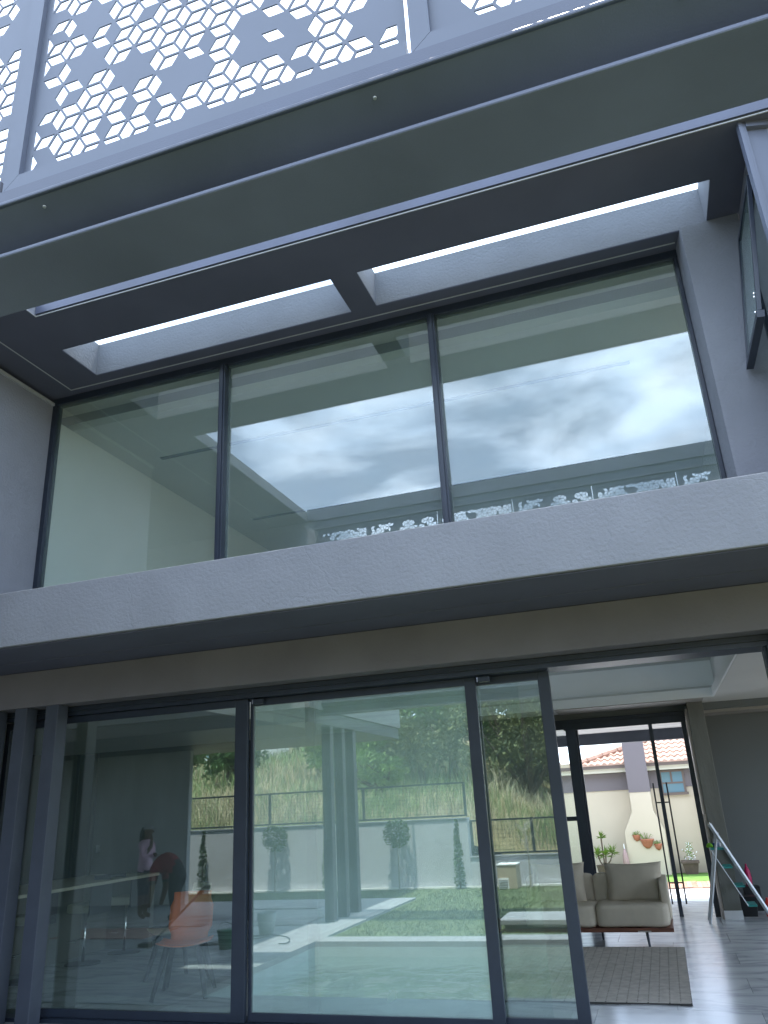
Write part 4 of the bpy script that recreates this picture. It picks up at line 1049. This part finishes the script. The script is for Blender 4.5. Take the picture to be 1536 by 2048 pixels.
# ------------------------------------------------------------------ people on the deck
def person(name, label, cat, loc_, rz, joints, edges, mats_at, bulk=1.08):
    t = thing(name, label, cat, loc_, None, rz)
    me = bpy.data.meshes.new('body'); me.from_pydata([j[0] for j in joints], edges, []); me.update()
    o = bpy.data.objects.new('body', me); S.collection.objects.link(o); o.parent = t
    md = o.modifiers.new('skin', 'SKIN')
    for v, j in zip(me.skin_vertices[0].data, joints):
        v.radius = tuple(q * bulk for q in j[1]) if isinstance(j[1], tuple) else (j[1] * bulk, j[1] * bulk)
    me.skin_vertices[0].data[0].use_root = True
    sb = o.modifiers.new('sub', 'SUBSURF'); sb.levels = 2; sb.render_levels = 2
    bpy.context.view_layer.update()
    dg = bpy.context.evaluated_depsgraph_get(); ev = o.evaluated_get(dg)
    nm = bpy.data.meshes.new_from_object(ev)
    o.modifiers.clear(); o.data = nm
    nm.materials.clear()
    names = ('skin', 'pinkshirt', 'darkcloth', 'redshirt')
    for k in names: nm.materials.append(M[k])
    for p in nm.polygons:
        p.material_index = names.index(mats_at(p.center)); p.use_smooth = True
    return t
# standing woman in profile, hand to her mouth (faces +x locally)
J = [((0, 0, .80), (.105, .13)), ((0, 0, .95), (.095, .115)), ((.0, 0, 1.10), (.10, .13)), ((.0, 0, 1.20), (.075, .12)), ((.015, 0, 1.255), .042), ((.03, 0, 1.31), (.068, .062)), ((.035, 0, 1.385), (.085, .072)), ((.03, 0, 1.43), (.055, .05)),
     ((0, .14, 1.17), .05), ((.06, .17, .97), .04), ((.16, .08, 1.12), .032), ((.115, .03, 1.265), .025), ((.11, .02, 1.31), (.018, .032)),
     ((0, -.14, 1.17), .05), ((.05, -.17, .95), .038), ((.17, -.06, .98), .030), ((.20, .04, 1.0), (.026, .03)),
     ((0, .085, .70), .085), ((.01, .085, .42), .058), ((0, .085, .07), .038), ((.11, .09, .03), (.035, .025)),
     ((0, -.085, .70), .085), ((-.01, -.085, .42), .058), ((-.02, -.085, .07), .038), ((.09, -.09, .03), (.035, .025))]
Eg = [(0, 1), (1, 2), (2, 3), (3, 4), (4, 5), (5, 6), (6, 7), (3, 8), (8, 9), (9, 10), (10, 11), (11, 12), (3, 13), (13, 14), (14, 15), (15, 16), (0, 17), (17, 18), (18, 19), (19, 20), (0, 21), (21, 22), (22, 23), (23, 24)]
def mw1(c):
    if c.z > 1.235: return 'skin'
    if c.z > .74:
        if c.x > .125: return 'skin'
        return 'pinkshirt'
    return 'darkcloth' if c.z > .36 else 'skin'
pw = person('person', 'woman in pink t-shirt and cap standing on the deck with a hand to her mouth', 'person', (-8.66, .45, .014), R(0), J, Eg, mw1)
obj('cap', MB().lathe((.03, 0, 1.40), [(.092, 0), (.09, .03), (.07, .06), (.02, .078)], 16, 1, .86).box(.09, .20, -.055, .055, 1.395, 1.405), 'cap', pw, smooth=False)
obj('hair', MB().tube([(-.035, 0, 1.42), (-.075, 0, 1.33), (-.085, 0, 1.22), (-.09, 0, 1.12)], [.055, .06, .055, .02], 10), 'hair', pw, smooth=True)
fc = MB(); fc.tube([(.118, 0, 1.375), (.142, 0, 1.352)], [.010, .015], 6)
obj('nose', fc, 'skin', pw, smooth=True)
# bending worker (faces -x locally): hips high, torso forward and down
J = [((.14, 0, .80), (.12, .14)), ((.02, 0, .88), (.105, .13)), ((-.14, 0, .88), (.11, .15)), ((-.25, 0, .80), (.09, .14)), ((-.31, 0, .73), .045), ((-.35, 0, .66), (.07, .065)), ((-.375, 0, .585), (.085, .072)), ((-.38, 0, .53), (.05, .05)),
     ((-.25, .16, .76), .052), ((-.24, .19, .50), .042), ((-.30, .15, .26), .030), ((-.32, .14, .20), (.022, .035)),
     ((-.25, -.16, .76), .052), ((-.22, -.19, .50), .042), ((-.27, -.16, .26), .030), ((-.29, -.15, .20), (.022, .035)),
     ((.15, .09, .66), .095), ((.10, .10, .42), .065), ((.15, .10, .08), .042), ((.04, .11, .035), (.04, .028)),
     ((.13, -.09, .66), .095), ((.04, -.10, .42), .065), ((.08, -.10, .08), .042), ((-.03, -.11, .035), (.04, .028))]
Eg = [(0, 1), (1, 2), (2, 3), (3, 4), (4, 5), (5, 6), (6, 7), (3, 8), (8, 9), (9, 10), (10, 11), (3, 12), (12, 13), (13, 14), (14, 15), (0, 16), (16, 17), (17, 18), (18, 19), (0, 20), (20, 21), (21, 22), (22, 23)]
def mm1(c):
    if c.x < -.20 and c.z < .70 and abs(c.y) < .10: return 'skin'
    if c.x < -.16 and abs(c.y) > .1 and c.z < .55: return 'skin'
    if c.z > .70 and c.x < .12: return 'redshirt'
    return 'redshirt' if (c.x < .02 and c.z > .6) else 'darkcloth'
pm = person('person', 'worker in maroon shirt and dark trousers bending down over the sheets', 'person', (-8.02, .62, .014), R(0), J, Eg, mm1, 1.28)
obj('hair', MB().lathe((-.385, 0, .56), [(.05, -.05), (.085, -.02), (.088, .03), (.06, .07)], 14, 1, .9), 'hair', pm, smooth=True)

# ------------------------------------------------------------------ hillside, tall grass and trees
hm = MB(); NXh, NYh = 60, 40
def hz(x, y):
    d = -3.85 - y
    s1 = max(0, min(1, d / 2.0))
    base = (1.02 if x < -3.9 else .45)
    bl_ = min(1, max(0, (x + 4.6) / 1.2)); base = 1.02 * (1 - bl_) + .42 * bl_
    return base + .20 * max(0, d - 1.0) ** .92 * (1 if d > 1 else 0) * (.85 + .15 * math.sin(x * .3)) + .12 * noise.noise(Vector((x * .5, y * .5, 3)))* s1
for j in range(NYh + 1):
    y = -3.93 - 60 * (j / NYh) ** 1.8
    for i in range(NXh + 1):
        x = -60 + 90 * i / NXh
        hm.v.append((x, y, hz(x, y)))
for j in range(NYh):
    for i in range(NXh):
        a = j * (NXh + 1) + i; hm.f.append((a, a + 1, a + NXh + 2, a + NXh + 1))
struct('hillside', hm, 'hill')
struct('ground', MB().quad((-400, -400, -.7), (400, -400, -.7), (400, 400, -.7), (-400, 400, -.7)), 'hill')
rnd = random.Random(21)
for nm_, mat, lab, cnt in (('tall_grass', 'tall1', 'dry straw-coloured tall grass on the slope above the garden wall', 34000), ('tall_grass', 'tall2', 'green tall grass mixed through the slope above the garden wall', 34000)):
    mb = MB()
    for k in range(cnt):
        d = .5 + 24 * rnd.random() ** 1.7
        x = rnd.uniform(-6 - d * 1.7 - 8, 1.5 + d * .1); y = -3.9 - d
        v = noise.noise(Vector((x * .35, y * .35, 9)))
        if (mat == 'tall1') != (v + rnd.gauss(0, .25) > .10): continue
        if x > -4.2 and d < 1.6 and rnd.random() < .85: continue
        h_ = rnd.uniform(.2, .8) * (1 + .6 * noise.noise(Vector((x * .9, y * .9, 4)))) * (.6 if d < 1.5 else 1); a = rnd.uniform(0, 6.28); w_ = .006 + d * .0008
        z = hz(x, y) - .03; lx_, ly_ = rnd.gauss(0, .30) * h_, rnd.gauss(0, .30) * h_
        i = len(mb.v); c1, s1 = math.cos(a) * w_, math.sin(a) * w_
        mb.v += [(x - c1, y - s1, z), (x + c1, y + s1, z), (x + c1 * .7 + lx_ * .4, y + s1 * .7 + ly_ * .4, z + h_ * .6), (x - c1 * .7 + lx_ * .4, y - s1 * .7 + ly_ * .4, z + h_ * .6), (x + lx_ * 1.4, y + ly_ * 1.4, z + h_)]
        mb.f += [(i, i + 1, i + 2, i + 3), (i + 3, i + 2, i + 4)]
    tag(obj(nm_, mb, mat), lab, 'grass', None, 'stuff')
def tree(lab, x, y, h_, cr, mat, n, seed, multi=False, leaf=.10):
    rnd = random.Random(seed); z0 = hz(x, y) - .05
    t = thing('tree', lab, 'tree', (x, y, z0), 'trees on the slope')
    tb = MB(); cb_ = MB(); ends = []
    nl = 7 if multi else 6
    if not multi: tb.tube([(0, 0, 0), (.08, 0, h_ * .35), (0, .05, h_ * .6)], [.17, .12, .07], 8)
    for k in range(nl * 2):
        an = k / nl * 2 * math.pi / 2 + rnd.uniform(-.3, .3); l_ = rnd.uniform(.45, 1.0) * cr
        st = (0, 0, .1) if multi else (0.04, 0, h_ * rnd.uniform(.25, .5))
        e = (math.cos(an * 2) * l_, math.sin(an * 2) * l_, h_ * rnd.uniform(.5, .95))
        mid = tuple((a + b_) / 2 + rnd.uniform(-.15, .15) for a, b_ in zip(st, e))
        tb.tube([st, mid, e], [.075, .045, .015], 6); ends.append(e); ends.append(tuple(mid))
    obj('trunk', tb, 'bark', t)
    for k in range(40):
        if k < len(ends): c = ends[k]
        else:
            d = Vector((rnd.gauss(0, 1), rnd.gauss(0, 1), rnd.gauss(0, .7))).normalized() * rnd.random() ** .4
            c = (d.x * cr, d.y * cr, h_ * .54 + d.z * h_ * .46)
        leafball(cb_, c, cr * rnd.uniform(.22, .42), n // 34, leaf, rnd, (1, 1, .75), .2)
    obj('crown', cb_, mat, t)
tree('bright green bushy tree right of the columns in the reflection', -9.6, -12.5, 2.6, 1.5, 'leaf1', 5000, 1)
tree('tall mid-green tree behind the wing corner in the reflection', -9.8, -17, 5.2, 2.6, 'leaf2', 7000, 2, leaf=.13)
tree('tall dense green tree at the top of the middle door glass', -6.9, -15, 5.4, 2.3, 'leaf1', 7000, 3, leaf=.12)
tree('many-stemmed olive-coloured tree in the narrow right-hand door glass', -3.9, -12.6, 4.3, 2.3, 'leaf3', 6500, 4, True, leaf=.09)
tree('dark green tree behind the olive-coloured one', -2.0, -19, 6.0, 3.0, 'leaf2', 6500, 5, leaf=.14)
tree('low green shrubby tree left of the columns on the slope', -15.5, -14.5, 1.9, 1.2, 'leaf2', 3000, 6)
tree('small olive shrub tree just above the mesh fence', -7.9, -9.6, 1.5, .95, 'leaf1', 3000, 7, leaf=.07)
tree('wide dark tree filling the gap between the two tall ones', -11.9, -21, 6.5, 3.2, 'leaf1', 6500, 8, leaf=.15)
tree('small round tree on the ridge at the left of the slope', -24, -24, 2.8, 2.0, 'leaf2', 2500, 9, leaf=.16)
kinds = ('dark bushy tree', 'pale green bushy tree', 'olive green bushy tree')
spots = (('closing the view behind the tall trees, right of the wing corner', -14, -26), ('at the back of the slope behind the bright bushy tree', -18.5, -27), ('at the back of the slope above the middle door glass', -9.5, -27),
         ('behind the many-stemmed olive tree', -5.0, -25), ('at the right end of the far tree belt', -.5, -26), ('low on the slope between the two tall trees', -7.6, -13.2), ('low on the slope beside the wing corner', -11.6, -15.5), ('at the foot of the olive tree', -4.9, -15.8), ('right of the olive tree on the slope', -1.4, -14))
for i, (pl, x, y) in enumerate(spots):
    sm = i > 4
    tree(kinds[i % 3] + ' ' + pl, x, y, 2.6 if sm else 7.0, 1.6 if sm else 3.6, ('leaf2', 'leaf1', 'leaf3')[i % 3], 3500 if sm else 4500, 40 + i, False, .10 if sm else .2)
# pale house on the ridge
rh = thing('ridge_house', 'pale flat-roofed house on the ridge above the grassy slope', 'house', (-30, -40, hz(-30, -40)))
obj('wall', B(-4, 4, -2, 2, -1, 1.4), 'white', rh)
obj('roof', B(-4.3, 4.3, -2.3, 2.3, 1.402, 1.6), 'bead', rh)
for x in (-2.8, -.6, 1.6): obj('window', B(x, x + 1.0, 2.0, 2.05, .2, 1.0), 'pane_dark', rh)
# roof-light panes over the two skylights
for a, b_, lab in ((-5.30, -2.22, 'frameless glass rooflight over the left slot in the soffit'), (-1.95, 1.165, 'frameless glass rooflight over the right slot in the soffit')):
    tag(obj('rooflight', B(a - .05, b_ + .05, 5.63, 6.295, 6.692, 6.702), 'glass_plain'), lab, 'rooflight', 'rooflights over the soffit slots')
